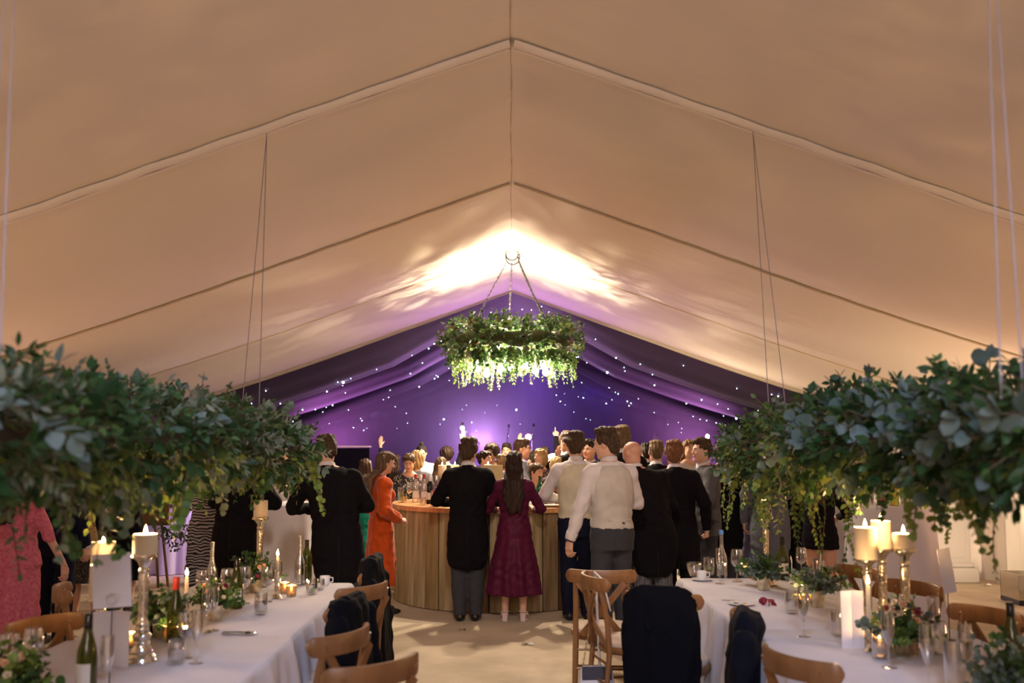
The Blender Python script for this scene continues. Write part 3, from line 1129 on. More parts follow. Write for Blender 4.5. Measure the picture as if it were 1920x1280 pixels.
auto_smooth(MB().lathe([(BR - .42, BZ - .05), (BR + .035, BZ - .05), (BR + .04, BZ - .045), (BR + .04, BZ - .012), (BR + .03, BZ), (BR - .42, BZ), (BR - .42, BZ - .05)], 72).obj(
    'bar_top', mat('bar_top_wood', (0.62, 0.30, 0.12), 0.35, noise=.3, nscale=5, stretch=(1, 6, 1)), bar))

# ================================================================== cross-back chairs
def make_chair():
    root = bpy.data.objects.new('crossback_chair', None)
    COL.objects.link(root)
    # seat: rounded trapezoid
    def seat_outline(k, n=28):
        pts = []
        for j in range(n):
            a = 2 * math.pi * j / n
            e = .72
            x = math.copysign(abs(math.cos(a)) ** e, math.cos(a)) * .215
            y = math.copysign(abs(math.sin(a)) ** e, math.sin(a)) * .205
            x *= 1.0 + .08 * (y / .2)
            pts.append((x * k, y * k))
        return pts

    def slab(rows, mt, nm):
        V, F = [], []
        n = 28
        for k, z in rows:
            V += [(x, y, z) for x, y in seat_outline(k)]
        for i in range(len(rows) - 1):
            for j in range(n):
                jj = (j + 1) % n
                F.append((i * n + j, i * n + jj, (i + 1) * n + jj, (i + 1) * n + j))
        F += [tuple(range(n - 1, -1, -1)), tuple(range((len(rows) - 1) * n, len(rows) * n))]
        return auto_smooth(obj(nm, mesh_py(nm, V, F, mt), root), 50)
    slab([(.96, .415), (1.0, .425), (1.0, .452), (.97, .458)], OAK, 'seat')
    slab([(.93, .458), (.95, .470), (.93, .484), (.82, .494), (.5, .498)], CUSH, 'cushion')
    posts = {}
    for sx in (-1, 1):
        pts = [(sx * .185, -.255, 0.0), (sx * .180, -.215, .25), (sx * .175, -.195, .44), (sx * .172, -.205, .60), (sx * .172, -.235, .76), (sx * .172, -.262, .855)]
        posts[sx] = pts
        auto_smooth(MB().tube(pts, [.015, .017, .019, .018, .017, .016], 8).obj('back_post', OAK, root))
        auto_smooth(MB().tube([(sx * .185, .175, .43), (sx * .19, .19, .2), (sx * .195, .20, 0)], [.019, .017, .013], 8).obj('leg', OAK, root))
        auto_smooth(MB().tube([(sx * .183, -.22, .20), (sx * .19, .185, .20)], .009, 6).obj('stretcher', OAK, root))
    auto_smooth(MB().tube([(-.19, .19, .17), (.19, .19, .17)], .009, 6).obj('stretcher', OAK, root))
    auto_smooth(MB().tube([(-.18, -.218, .24), (.18, -.218, .24)], .009, 6).obj('stretcher', OAK, root))
    auto_smooth(MB().tube([(-.18, -.205, .36), (.18, -.205, .36)], .008, 6).obj('stretcher', OAK, root))
    # curved top rail with rounded ends
    n, V, F = 36, [], []
    for i in range(n + 1):
        t = -1 + 2 * i / n
        x = .232 * math.sin(t * .98) / math.sin(.98)
        y = -.302 + .098 * t * t
        h = .043 * max(.18, math.sqrt(max(0, 1 - max(0, (abs(t) - .84) / .16) ** 2)))
        nx, ny = -2 * .098 * t / .232, 1.0
        l = math.hypot(nx, ny)
        nx, ny = nx / l, ny / l
        for (dz, dn) in ((-1, -.7), (-.85, -1), (.85, -1), (1, -.7), (1, .7), (.85, 1), (-.85, 1), (-1, .7)):
            V.append((x + nx * dn * .0115, y + ny * dn * .0115, .848 + dz * h))
    for i in range(n):
        for j in range(8):
            jj = (j + 1) % 8
            F.append((i * 8 + j, i * 8 + jj, (i + 1) * 8 + jj, (i + 1) * 8 + j))
    F += [tuple(range(8)), tuple(range(n * 8 + 7, n * 8 - 1, -1))]
    rail = auto_smooth(obj('top_rail', mesh_py('top_rail', V, F, OAK), root), 45)
    for sx in (-1, 1):
        MB().lathe([(0, 0), (.007, 0), (.006, .004), (0, .005)], 8).obj('screw', STEEL, rail, loc=(sx * .172, -.243, .848), rot=(R(-90), 0, 0))
    # crossed braces
    for sx in (-1, 1):
        pts = []
        for i in range(9):
            t = i / 8
            pts.append(Vector((sx * (.155 - .29 * t), -.275 + .075 * t - .030 * math.sin(math.pi * t) - (.009 if sx > 0 else -.009), .81 - .355 * t)))
        V, F = [], []
        for i, p in enumerate(pts):
            dv = (pts[min(8, i + 1)] - pts[max(0, i - 1)]).normalized()
            sd = dv.cross(Vector((0, 1, 0))).normalized() * .021
            for q in (sd + Vector((0, -.007, 0)), sd + Vector((0, .007, 0)), -sd + Vector((0, .007, 0)), -sd + Vector((0, -.007, 0))):
                V.append(p + q)
        for i in range(8):
            for j in range(4):
                jj = (j + 1) % 4
                F.append((i * 4 + j, i * 4 + jj, i * 4 + 4 + jj, i * 4 + 4 + j))
        F += [(3, 2, 1, 0), (32, 33, 34, 35)]
        obj('cross_brace', mesh_py('cross_brace', V, F, OAK), root)
    return root


chair0 = make_chair()
chair_used = [False]


def chair(x, y, rz, label):
    if chair_used[0]:
        o = copy_tree(chair0)
    else:
        o = chair0
        chair_used[0] = True
    o.location = (x, y, 0)
    o.rotation_euler = (0, 0, R(rz))
    tag(o, label, 'chair', 'cross-back dining chairs')
    return o


# rz: 0 = sitter looks away from the camera; 90 = sitter looks to -x; -90 = sitter looks to +x
CH_A = chair(-1.08, 6.18, 58, 'oak cross-back chair with its whole curved back showing beside the black coat')
CH_A2 = chair(-1.19, 6.80, 88, 'oak cross-back chair buried under a black coat beside the far table end')
CH_B = chair(-1.12, 5.45, 80, 'oak cross-back chair draped with the navy jacket at the left-hand table')
CH_C = chair(-0.98, 4.70, 66, 'oak cross-back chair with a rounded rail end in front of the navy jacket')
CH_D = chair(-0.70, 4.14, 46, 'oak cross-back chair cut by the bottom edge at the left of the aisle')
CH_E = chair(0.62, 7.00, -6, 'oak cross-back chair with a pale seat standing square to the aisle')
CH_F = chair(0.76, 6.55, -78, 'oak cross-back chair carrying the white strapped bag')
CH_G = chair(0.93, 5.95, -22, 'oak cross-back chair hidden under the wide dark jacket')
CH_H = chair(1.40, 5.05, -100, 'oak cross-back chair seen end-on with a blue jacket on its rail')
CH_I = chair(1.36, 4.20, -66, 'oak cross-back chair cut by the bottom edge beside the aisle jackets')
CH_J = chair(2.14, 6.80, 112, 'oak cross-back chair behind the eucalyptus pot by the draped table')
CH_K = chair(2.22, 6.05, 112, 'oak cross-back chair behind the three tall candlesticks')
CH_L = chair(2.20, 5.08, 114, 'oak cross-back chair standing alone on the far side beside the green bottle')
CH_M = chair(-2.04, 4.80, -114, 'oak cross-back chair in front of the pink dress')
CH_N = chair(-2.42, 6.10, -66, 'oak cross-back chair behind the pair of tall candles')

# ================================================================== furniture further back
PAPERS = mat('scrap_paper', (.75, .70, .66), .8)
draped_round('cocktail_table', -2.42, 10.6, 0.40, 1.10, 'tall round table in cream linen beside the zebra print dress', seed=4, flare=1.1, nf=7)
PURPLEL = LINEN
draped_round('glass_table', -4.70, 13.9, 0.60, 0.80, 'white clothed table crowded with glasses in purple light', seed=6, flare=1.05, nf=12)
draped_round('drinks_table', 3.72, 9.9, 0.40, 1.13, 'tall white clothed table with juice and spirit bottles near the pedestal', seed=8, flare=1.22, nf=6)
draped_round('drinks_table', 3.64, 11.0, 0.30, 1.12, 'tall white clothed table half hidden by the trailing yellow sprigs', seed=9, flare=1.1, nf=7)
# pedestal and urn
PLASTER = mat('white_plaster', (0.78, 0.74, 0.70), 0.7, bump=.1, bscale=30)
ped = thing('pedestal', (5.50, 12.9, 0), 'white square pedestal with stepped plinth against the cream wall', 'pedestal')
MB().box((0, 0, .09), (.62, .62, .18), bev=.012).obj('plinth', PLASTER, ped)
MB().box((0, 0, .21), (.55, .55, .06), bev=.02).obj('plinth_moulding', PLASTER, ped)
MB().box((0, 0, .55), (.48, .48, .64), bev=.008).obj('shaft', PLASTER, ped)
MB().box((0, 0, .55), (.36, .49, .50), bev=.006).obj('panel', PLASTER, ped)
MB().box((0, 0, .90), (.54, .54, .06), bev=.018).obj('cap', PLASTER, ped)
MB().box((0, 0, .95), (.60, .60, .04), bev=.008).obj('cap_slab', PLASTER, ped)
urn = thing('urn', (5.50, 12.9, .972), 'white two-handled urn standing on the pedestal', 'urn')
auto_smooth(MB().lathe([(0, 0), (.12, 0), (.12, .04), (.05, .07), (.045, .10), (.10, .14), (.17, .24), (.18, .30), (.14, .34), (.19, .37), (.17, .37), (.12, .33), (0, .3)], 28).obj('bowl', PLASTER, urn))
for sx in (-1, 1):
    MB().tube([(sx * .15, 0, .20), (sx * .25, 0, .22), (sx * .27, 0, .30), (sx * .20, 0, .355), (sx * .15, 0, .34)], .016, 7).obj('handle', PLASTER, urn, smooth=True)
# uplighter by the wall
upl = thing('uplighter', (5.62, 11.05, 0), 'mirrored steel uplighter box on the floor at the foot of the wall', 'uplighter')
MIRR = mat('mirror_steel', (0.6, 0.57, 0.52), 0.12, metal=1.0)
MB().box((0, 0, .03), (.42, .42, .05), bev=.006).obj('base', mat('black_plastic', (.02, .02, .02), .4), upl)
MB().box((0, -.2, .19), (.42, .012, .27), bev=.003).obj('front_panel', MIRR, upl)
MB().box((-.2, 0, .19), (.012, .40, .27), bev=.003).obj('side_panel', MIRR, upl)
MB().box((0, .2, .19), (.42, .012, .27), bev=.003).obj('rear_panel', MIRR, upl)
MB().lathe([(0, .06), (.09, .06), (.11, .14), (.10, .14), (.08, .08), (0, .08)], 16).obj('lamp_can', mat('lamp_black', (.02, .02, .02), .4), upl)
# easel with a board
WOODD = mat('dark_wood', (0.14, 0.07, 0.025), 0.5, noise=.3, nscale=12, stretch=(1, 1, .2))
eas = thing('easel', (-4.25, 11.7, 0), 'dark wooden easel with splayed legs beside the black dress', 'easel')
for (x0, y0, x1, y1) in ((-.34, -.12, -.04, .05), (.34, -.12, .04, .05), (0, .5, 0, .08)):
    MB().tube([(x0, y0, 0), (x1, y1, 1.75)], .016, 6).obj('leg', WOODD, eas)
MB().box((0, -.05, .80), (.62, .05, .035), bev=.005).obj('ledge', WOODD, eas)
brd = thing('sign_board', (-4.25, 11.70, .0), 'plain brown board leaning on the easel', 'sign')
MB().box((0, -.06, 1.22), (.56, .018, .78), rot=(R(-5), 0, 0), bev=.004).obj('board', mat('kraft_board', (.26, .16, .07), .8), brd)
MB().box((0, -.065, 1.22), (.60, .012, .82), rot=(R(-5), 0, 0), bev=.004).obj('frame_back', WOODD, brd)
lv = Leaves()
er = random.Random(4)
for k in range(14):
    lv.sprig((er.uniform(.0, .3), -.10, er.uniform(.72, .86)), (er.uniform(0, .8), -.4, -.5), er.uniform(.15, .4), 'ovate', er.choice(['dark', 'mid', 'olive']), .06, .045, .8, er)
spray = thing('foliage_spray', (-4.05, 11.7, 0), 'loose green leaf spray tied to the easel ledge', 'foliage')
lv.build(spray, 'foliage')
# low dark screen with a lit top edge, far left of the dance floor
scr = thing('stage_screen', (-2.95, 17.2, 0), 'dark draped screen with a lit pink top edge behind the bar', 'screen')
MB().box((0, 0, .83), (1.0, .05, 1.62), bev=.01).obj('panel', mat('screen_black', (.004, .003, .008), .95, spec=.03), scr)
MB().box((0, 0, 1.665), (1.06, .07, .03), bev=.008).obj('top_rail', mat('screen_rail', (.5, .34, .5), .5), scr)  # pink stage light on the top edge is put into the rail colour
for sx in (-1, 1):
    MB().box((sx * .48, 0, .015), (.06, .5, .03)).obj('foot', STEELD, scr)
for (px_, py_, lab_) in ((987, 1209, 'crumpled white napkin scrap on the matting in the aisle'), (864, 1183, 'small dark leaf dropped on the matting near the bar'), (1848, 1098, 'torn paper scrap on the matting by the mirrored uplighter')):
    q_ = on(px_, py_, 0)
    sc_ = thing('paper_scrap', (q_[0], q_[1], .002), lab_, 'litter')
    for k_ in range(3):
        MB().add(LT['ovate'][0] * (.07 if 'leaf' not in lab_ else .04), LT['ovate'][1]).obj('scrap_fold', PAPERS if 'leaf' not in lab_ else STEM, sc_, loc=(.01 * k_, .012 * k_, .012), rot=(.1, .25 * k_, 1.9 * k_))
# stage platform, lamp column, mic stands, drum kit
stg = thing('stage', (0.2, 28.7, 0), 'low dark stage platform at the far end of the dance floor', 'stage')
MB().box((0, 0, .28), (10.0, 2.6, .12), bev=.01).obj('deck', BLACKDRAPE, stg)
MB().box((0, -1.28, .12), (10.0, .03, .22)).obj('skirt', BLACKDRAPE, stg)
lc = thing('lamp_column', (-1.02, 20.6, 0), 'upright column of glowing pinkish white stage lamps behind the tailcoat man', 'stage light')
MB().tube([(0, 0, 0), (0, 0, 2.15)], .025, 8).obj('pole', STEELD, lc)
MB().lathe([(0, 0), (.22, 0), (.22, .02), (0, .03)], 16).obj('base', STEELD, lc)
SLG = emit_mat('stage_lamp_glow', (1.0, 0.72, 0.92), 60.0)
for k in range(4):
    MB().lathe([(0, .0), (.028, .010), (.040, .03), (.043, .06), (0, .06)], 14).obj('lamp_head', SLG, lc, loc=(0, -.04, 1.52 + k * .17), rot=(R(90), 0, 0))
lamp('column_lamp', 'POINT', (-1.02, 20.4, 1.75), 50, (1.0, .6, .9), .1)
ml = thing('stage_light', (0.35, 21.6, 0), 'magenta stage lamp glowing on a low stand amid the dancers', 'stage light')
MB().tube([(0, 0, 0), (0, 0, 1.80)], .018, 8).obj('pole', STEELD, ml)
MB().lathe([(0, 0), (.05, .02), (.065, .05), (.065, .10), (0, .12)], 14).obj('lamp_head', emit_mat('magenta_glow', (1.0, .25, .85), 14.0), ml, loc=(0, -.05, 1.84), rot=(R(80), 0, 0))
for kx, ky, lab in ((.48, 24.0, 'slim silver microphone stand beside the raised hand'), (-.12, 25.2, 'silver cymbal stand glinting in the purple haze')):
    ms = thing('microphone_stand', (kx, ky, 0), lab, 'stand')
    SILV = mat('silver_tube', (.75, .72, .8), .25, metal=1.0)
    MB().tube([(0, 0, .02), (0, 0, 1.95)], .012, 7).obj('pole', SILV, ms)
    MB().lathe([(0, 0), (.16, 0), (.15, .02), (0, .03)], 16).obj('base', STEELD, ms)
    MB().tube([(0, 0, 1.80), (.04, -.1, 2.12)], .012, 7).obj('boom', SILV, ms)
    MB().lathe([(0, 0), (.024, .01), (.03, .05), (.02, .08), (0, .09)], 10).obj('microphone', STEELD, ms, loc=(.04, -.1, 2.11))
fl = thing('bulb_lamp', (3.38, 17.3, 0), 'bright warm bulb on a slim pole above the laughing man', 'lamp')
MB().tube([(0, 0, 0), (0, 0, 1.80)], .012, 6).obj('pole', STEELD, fl)
MB().lathe([(0, 0), (.14, 0), (.14, .015), (0, .02)], 16).obj('base', STEELD, fl)
MB().lathe([(0, .0), (.026, .015), (.034, .04), (.026, .065), (0, .078)], 14).obj('bulb', emit_mat('warm_bulb', (1.0, .75, .45), 120.0), fl, loc=(0, 0, 1.80))
lamp('warm_bulb_lamp', 'POINT', (3.38, 17.1, 1.9), 60, (1.0, .75, .5), .06)

# ================================================================== tableware, candles, bottles, flowers
GLASS = glass_mat('clear_glass')
GLASSG = mat('bottle_green', (0.10, 0.12, 0.008), 0.06, trans=0.85, ior=1.45)
GLASSD = mat('bottle_dark', (0.008, 0.008, 0.006), 0.08)
MERC = mat('mercury_glass', (0.80, 0.66, 0.46), 0.16, metal=1.0, noise=.35, nscale=30, bump=.25, bscale=26)
MERCS = mat('mercury_silver', (0.80, 0.74, 0.66), 0.14, metal=1.0, noise=.3, nscale=30, bump=.25, bscale=22)
WAX = mat('ivory_wax', (0.86, 0.74, 0.56), 0.55, sss=0.35)
FLAME = emit_mat('candle_flame', (1.0, 0.62, 0.22), 55.0)
WICK = mat('wick', (.02, .015, .01), .9)
CERAM = mat('white_ceramic', (.78, .75, .76), .25)
PAPER = mat('card_paper', (.78, .74, .78), .8)
LABELM = mat('label_paper', (.72, .68, .64), .7)
WINER = mat('red_wine', (.10, .004, .012), .05)
FIZZ = mat('champagne', (.55, .42, .16), .05, trans=.6)
JUICE = mat('orange_juice', (.75, .42, .06), .3)
WATER = glass_mat('water', (.93, .95, .97), mixg=.1)
LIME = mat('lime_leaf', (.16, .32, .04), .4)
REDC = mat('red_capsule', (.45, .03, .02), .4)
BLUEC = mat('blue_cap', (.05, .18, .5), .4)
ME = {}


def part(key, fn, m, smooth=True):
    if key not in ME:
        me = fn().mesh(key.split(':')[0], m, smooth)
        if smooth:
            me.set_sharp_from_angle(angle=R(50))
        ME[key] = me
    return ME[key]


def wine_glass(p, label, wine=None, h=0.21, group='wine glasses', cat='glass', small=False):
    k = h / .21
    o = thing('wine_glass', p, label, cat, group, rnd.uniform(0, 3))
    n = 12 if small else 20
    obj('base', part(f'base:w{n}', lambda: MB().lathe([(0, 0), (.034, 0), (.034, .002), (.010, .006), (.004, .012)], n), GLASS), o)
    obj('stem', part(f'stem:w{n}', lambda: MB().lathe([(.004, .010), (.0034, .05), (.0038, .088), (.010, .096)], 10), GLASS), o)
    obj('bowl', part(f'bowl:w{n}', lambda: MB().lathe([(.004, .092), (.022, .100), (.036, .120), (.040, .145), (.037, .18), (.032, .21), (.0312, .21), (.036, .18), (.039, .145), (.035, .121), (.021, .102), (0, .096)], n), GLASS), o)
    if wine:
        obj('drink', part('drink:w' + wine.name, lambda: MB().lathe([(0, .098), (.021, .104), (.034, .122), (.038, .142), (0, .142)], n), wine), o)
    o.scale = (k, k, k)
    return o


def flute(p, label, drink=None, h=0.225, tall=1.0):
    o = thing('champagne_flute', p, label, 'glass', 'champagne flutes', rnd.uniform(0, 3))
    obj('base', part('base:f', lambda: MB().lathe([(0, 0), (.031, 0), (.031, .002), (.008, .006), (.004, .012)], 18), GLASS), o)
    obj('stem', part('stem:f', lambda: MB().lathe([(.004, .010), (.0035, .06), (.005, .085)], 10), GLASS), o)
    obj('bowl', part('bowl:f', lambda: MB().lathe([(.004, .084), (.014, .10), (.023, .135), (.0255, .17), (.0225, .225), (.0218, .225), (.0245, .17), (.022, .136), (.013, .102), (0, .09)], 18), GLASS), o)
    if drink:
        obj('drink', part('drink:f' + drink.name, lambda: MB().lathe([(0, .092), (.0125, .104), (.0215, .137), (.0238, .165), (0, .165)], 16), drink), o)
    o.scale = (h / .225,) * 3
    return o


def tumbler(p, label, fill=None, lime=False, h=0.10, r=0.036, group='tumblers'):
    o = thing('tumbler', p, label, 'glass', group, rnd.uniform(0, 3))
    obj('glass_body', part('glass_body:t', lambda: MB().lathe([(0, 0), (.028, 0), (.034, .010), (.038, .05), (.035, .10), (.034, .10), (.0365, .05), (.032, .014), (0, .010)], 20), GLASS), o)
    if fill:
        obj('drink', part('drink:t' + fill.name, lambda: MB().lathe([(0, .011), (.031, .014), (.0355, .045), (.0355, .062), (0, .062)], 16), fill), o)
    if lime:
        obj('lime_wedge', part('lime_wedge:t', lambda: MB().lathe([(0, .014), (.014, .018), (.020, .030), (.012, .044), (0, .047)], 9), LIME), o, loc=(.008, -.008, 0))
    o.scale = (r / .036, r / .036, h / .10)
    return o


def bottle(p, label, glass=GLASSG, cap=None, lab=LABELM, h=.30, kind='wine', liquid=None, group=None):
    o = thing('bottle', p, label, 'bottle', group, rnd.uniform(-.4, .4))
    prof = {'wine': [(0, 0), (.036, 0), (.038, .006), (.038, .175), (.034, .20), (.018, .235), (.0145, .25), (.0140, .29), (.0155, .292), (.0155, .30), (.011, .30), (.010, .26), (0, .25)],
            'burg': [(0, 0), (.038, 0), (.040, .006), (.040, .13), (.036, .165), (.022, .215), (.0150, .245), (.0140, .29), (.0155, .292), (.0155, .30), (.011, .30), (.010, .26), (0, .25)],
            'carafe': [(0, 0), (.036, 0), (.038, .006), (.038, .12), (.034, .15), (.018, .19), (.014, .22), (.0135, .30), (.016, .305), (.016, .315), (.013, .315), (.012, .22), (.030, .15), (.035, .12), (.035, .012), (0, .01)],
            'spirit': [(0, 0), (.040, 0), (.042, .006), (.042, .17), (.036, .195), (.017, .215), (.0145, .23), (.0145, .27), (.012, .27), (.030, .19), (.039, .17), (.039, .012), (0, .01)]}[kind]
    obj('glass_body', part('glass_body:b' + kind + glass.name, lambda: MB().lathe(prof, 22), glass), o)
    if cap:
        zt = {'wine': (.238, .302, .017), 'burg': (.245, .302, .017), 'carafe': (.295, .325, .0175), 'spirit': (.235, .285, .0175)}[kind]
        obj('cap', part('cap:b' + kind + cap.name, lambda: MB().lathe([(zt[2], zt[0]), (zt[2] * .97, zt[1] - .004), (zt[2] * .8, zt[1]), (0, zt[1])], 14), cap), o)
    if lab:
        r_ = {'wine': .0386, 'burg': .0406, 'carafe': .0386, 'spirit': .0426}[kind]

        def lb():
            b = MB()
            V, F = [], []
            for i in range(13):
                a = R(-90 - 62 + i * 124 / 12)
                V += [(r_ * math.cos(a), r_ * math.sin(a), .045), (r_ * math.cos(a), r_ * math.sin(a), .118)]
            for i in range(12):
                F.append((2 * i, 2 * i + 2, 2 * i + 3, 2 * i + 1))
            return b.add(V, F)
        obj('paper_label', part('paper_label:b' + kind + lab.name, lb, lab), o)
    if liquid:
        obj('drink', part('drink:b' + kind + liquid.name, lambda: MB().lathe([(0, .012), (.034, .014), (.034, .09), (0, .09)], 16), liquid), o)
    k = h / {'wine': .30, 'burg': .30, 'carafe': .315, 'spirit': .27}[kind]
    o.scale = (1, 1, k)
    return o


def flame_on(o, z, power=4.0, lit=True, parent=None):
    obj('wick', part('wick:c', lambda: MB().tube([(0, 0, 0), (0.001, 0, .012)], .0015, 5), WICK), o, loc=(0, 0, z))
    if lit:
        obj('flame', part('flame:c', lambda: MB().lathe([(0, 0), (.006, .006), (.0085, .015), (.006, .028), (.002, .040), (0, .046)], 10), FLAME), o, loc=(0, 0, z + .006))
        l = lamp('candle_light', 'POINT', (0, 0, z + .045), power, (1.0, .58, .24), .012)
        l.parent = o


def candlestick(p, label, h, m=MERC, fat=1.0):
    o = thing('candlestick', p, label, 'candlestick', 'tall mercury glass candlesticks')
    s_ = h / .46
    auto_smooth(MB().lathe([(0, 0), (.066, 0), (.068, .006), (.064, .012), (.060, .018), (.062, .024), (.054, .034), (.050, .038), (.051, .046), (.040, .060), (.034, .075), (.036, .082), (.030, .09)], 24).obj('foot', m, o, loc=(0, 0, 0)))
    auto_smooth(MB().lathe([(.030, .09), (.038, .10), (.040, .112), (.034, .122), (.026, .128), (.030, .135), (.030, .142), (.024, .15), (.029, .158), (.029, .166), (.022, .175), (.020, .19), (.021, .30), (.023, .36), (.020, .375), (.024, .382), (.024, .39), (.018, .40)], 24).obj('stem', m, o))
    auto_smooth(MB().lathe([(.018, .40), (.026, .42), (.040, .438), (.054, .444), (.056, .452), (.054, .46), (.048, .46), (.046, .454), (0, .452)], 24).obj('cup', m, o))
    o.scale = (fat, fat, s_)
    return o


def pillar(p, label, r, h, lit=True, power=7.5):
    o = thing('pillar_candle', p, label, 'candle', 'ivory pillar candles', rnd.uniform(0, 3))
    auto_smooth(MB().lathe([(0, 0), (r * .97, 0), (r, .004), (r, h - .006), (r * .97, h), (r * .80, h - .001), (r * .55, h - .008), (0, h - .010)], 28).obj('wax', WAX, o), 55)
    flame_on(o, h - .010, power, lit)
    return o


def votive(p, label, r=.034, h=.07, power=1.6):
    o = thing('votive', p, label, 'candle', 'glowing votive holders', rnd.uniform(0, 3))
    auto_smooth(MB().lathe([(0, 0), (r * .8, 0), (r * .86, .004), (r, h), (r * .95, h), (r * .80, .008), (0, .008)], 20).obj('holder', mat('amber_mercury', (.75, .50, .25), .2, trans=.65, noise=.3, nscale=60), o))
    MB().lathe([(0, .009), (r * .7, .009), (r * .7, .028), (0, .028)], 14).obj('tealight', WAX, o)
    flame_on(o, .026, power)
    return o


def posy(p, label, size_=.12, n=46, mix=('mid', 'dark', 'grey'), flowers=0, seed=1, vase=True, pot_h=.085, shape=('ovate', 'round')):
    r = random.Random(seed)
    size = size_ * 1.3
    o = thing('flower_posy', p, label, 'flowers', 'table posies')
    z0 = pot_h if vase else .02
    if vase:
        auto_smooth(MB().lathe([(0, 0), (.036, 0), (.038, .004), (.050, pot_h), (.048, pot_h), (.036, .008), (0, .008)], 18).obj('pot', MERC, o))
    lv = Leaves()
    for i in range(n):
        a, e = r.uniform(0, 6.283), r.uniform(-.1, 1.3)
        d = (math.cos(a) * math.cos(e), math.sin(a) * math.cos(e), math.sin(e) + .15)
        lv.sprig((d[0] * .015, d[1] * .015, z0), d, size * r.uniform(.6, 1.1), r.choice(shape), r.choice(mix), r.uniform(.035, .052), .028, .35, r, 1.0)
    lv.build(o, 'foliage', 40, lambda i: i[3] - .4 * i[0].y)
    FC = [mat('petal_peach', (.75, .42, .24), .6), mat('petal_cream', (.80, .68, .52), .6), mat('petal_wine', (.22, .02, .05), .6)]
    for i in range(flowers):
        a, e = r.uniform(3.3, 6.1), r.uniform(.1, 1.2)
        c = Vector((math.cos(a) * math.cos(e), math.sin(a) * math.cos(e), math.sin(e))) * size * r.uniform(.7, 1.0) + Vector((0, 0, z0 + .01))
        fm = MB()
        ax = Vector((math.cos(a), math.sin(a), .7)).normalized()
        u = ax.cross(Vector((0, 0, 1))).normalized()
        v = ax.cross(u)
        rad = r.uniform(.014, .022)
        for ring, (np_, tilt, sc) in enumerate(((5, .25, 1.0), (5, .7, .75), (4, 1.1, .5))):
            for k in range(np_):
                t = 6.283 * (k + .5 * ring) / np_
                q = u * math.cos(t) + v * math.sin(t)
                s_ = ax.cross(q)
                tip = q * math.cos(tilt) + ax * math.sin(tilt)
                fm.add([c, c + tip * rad * sc * .6 + s_ * rad * sc * .55, c + tip * rad * sc, c + tip * rad * sc * .6 - s_ * rad * sc * .55], [(0, 1, 2, 3)])
        fm.obj('flower', FC[r.randrange(3) if flowers > 3 else 1], o)
    return o


def tb(px, py, dz=.004):
    return on(px, py, TZ + dz)


def tY(px, Y, dz=.007):
    q = at(px, 900, Y)
    return (q[0], Y, TZ + dz)


# ---- left-hand tables
c1 = tb(264, 1240, .007)
candlestick(c1, 'silvered candlestick standing tallest beside the blank card', .475, MERCS, 1.05)
pillar((c1[0], c1[1], c1[2] + .475 * .985), 'short lit pillar candle on the silvered candlestick beside the blank card', .054, .095)
c2 = tY(198, 4.62)
candlestick(c2, 'candlestick hidden behind the blank card, nearer of two', .27, MERCS)
pillar((c2[0], c2[1], c2[2] + .266), 'lit pillar candle half covered by the blank card', .052, .155)
c3 = tY(199, 4.92)
candlestick(c3, 'candlestick behind the half covered candle, left of the tallest', .335, MERCS)
pillar((c3[0], c3[1], c3[2] + .33), 'lit pillar candle rising highest above the blank card', .056, .165)
cs = thing('card_stand', tY(219, 4.1), 'blank pale card held upright in a wire ring stand', 'card stand')
MB().box((-.004, 0, .42), (.152, .003, .215), rot=(0, R(-3.5), R(4))).obj('card', PAPER, cs)
MB().tube([(.0, .004, .004), (.0, .004, .33)], .0028, 6).obj('rod', STEELD, cs)
MB().tube([(.021 * math.cos(a), -.006, .345 + .021 * math.sin(a)) for a in np.linspace(0, 6.283, 20)], .0022, 5, cap=False).obj('ring', STEEL, cs, smooth=True)
MB().lathe([(0, 0), (.03, 0), (.03, .006), (0, .008)], 16).obj('base', STEELD, cs)
mc = thing('menu_card', tY(212, 4.45), 'folded white menu card standing behind the card stand', 'card')
MB().box((-.02, 0, .12), (.085, .002, .24), rot=(0, 0, R(25))).box((.055, .012, .12), (.085, .002, .24), rot=(0, 0, R(-12))).obj('folded_paper', PAPER, mc)
bottle(tY(177, 4.0), 'green wine bottle with white label in front of the blank card', GLASSG, GLASSD, LABELM, .305, 'burg', group='wine bottles')
flute(tY(214, 3.93), 'empty flute right beside the green bottle in front of the card', h=.235)
wine_glass(tY(33, 4.05), 'large empty wine glass nearest the bottom left corner', h=.22)
wine_glass(tY(77, 4.2), 'large empty wine glass beside the corner flowers', h=.215)
posy(tY(40, 3.72), 'posy of peach and wine flowers in the bottom left corner', .12, 40, ('mid', 'dark', 'bright'), 14, 3)
kn = thing('table_knife', tY(118, 3.85), 'steel table knife lying near the corner flowers', 'knife')
MB().box((0, .04, .004), (.016, .12, .003), bev=.001).obj('blade', STEEL, kn)
MB().box((0, -.06, .005), (.014, .09, .008), bev=.003).obj('handle', STEEL, kn)
tumbler(tb(330, 1246, .007), 'clear water tumbler beside the red wine glass', WATER, h=.11)
wine_glass(tb(347, 1234, .007), 'wine glass with dark red wine beside the silvered candlestick', WINER, h=.205)
flute(tb(368, 1244, .007), 'tall empty flute nearest the seam between the cloths', h=.235)
posy(tb(300, 1195), 'low posy of dark green leaves behind the silvered candlestick', .12, 40, ('dark', 'grey', 'mid'), 2, 5)
bottle(tY(337, 5.02), 'olive wine bottle with a dark red capsule', GLASSG, REDC, None, .31, 'burg', group='wine bottles')
bottle(tY(281, 5.15), 'dark bottle with red bands behind the silvered candlestick', GLASSD, REDC, REDC, .30, 'wine', group='wine bottles')
votive(tb(245, 1215), 'glowing votive at the foot of the card stand', .036, .075)
votive(tb(318, 1200), 'glowing votive beside the low dark green posy', .034, .07)


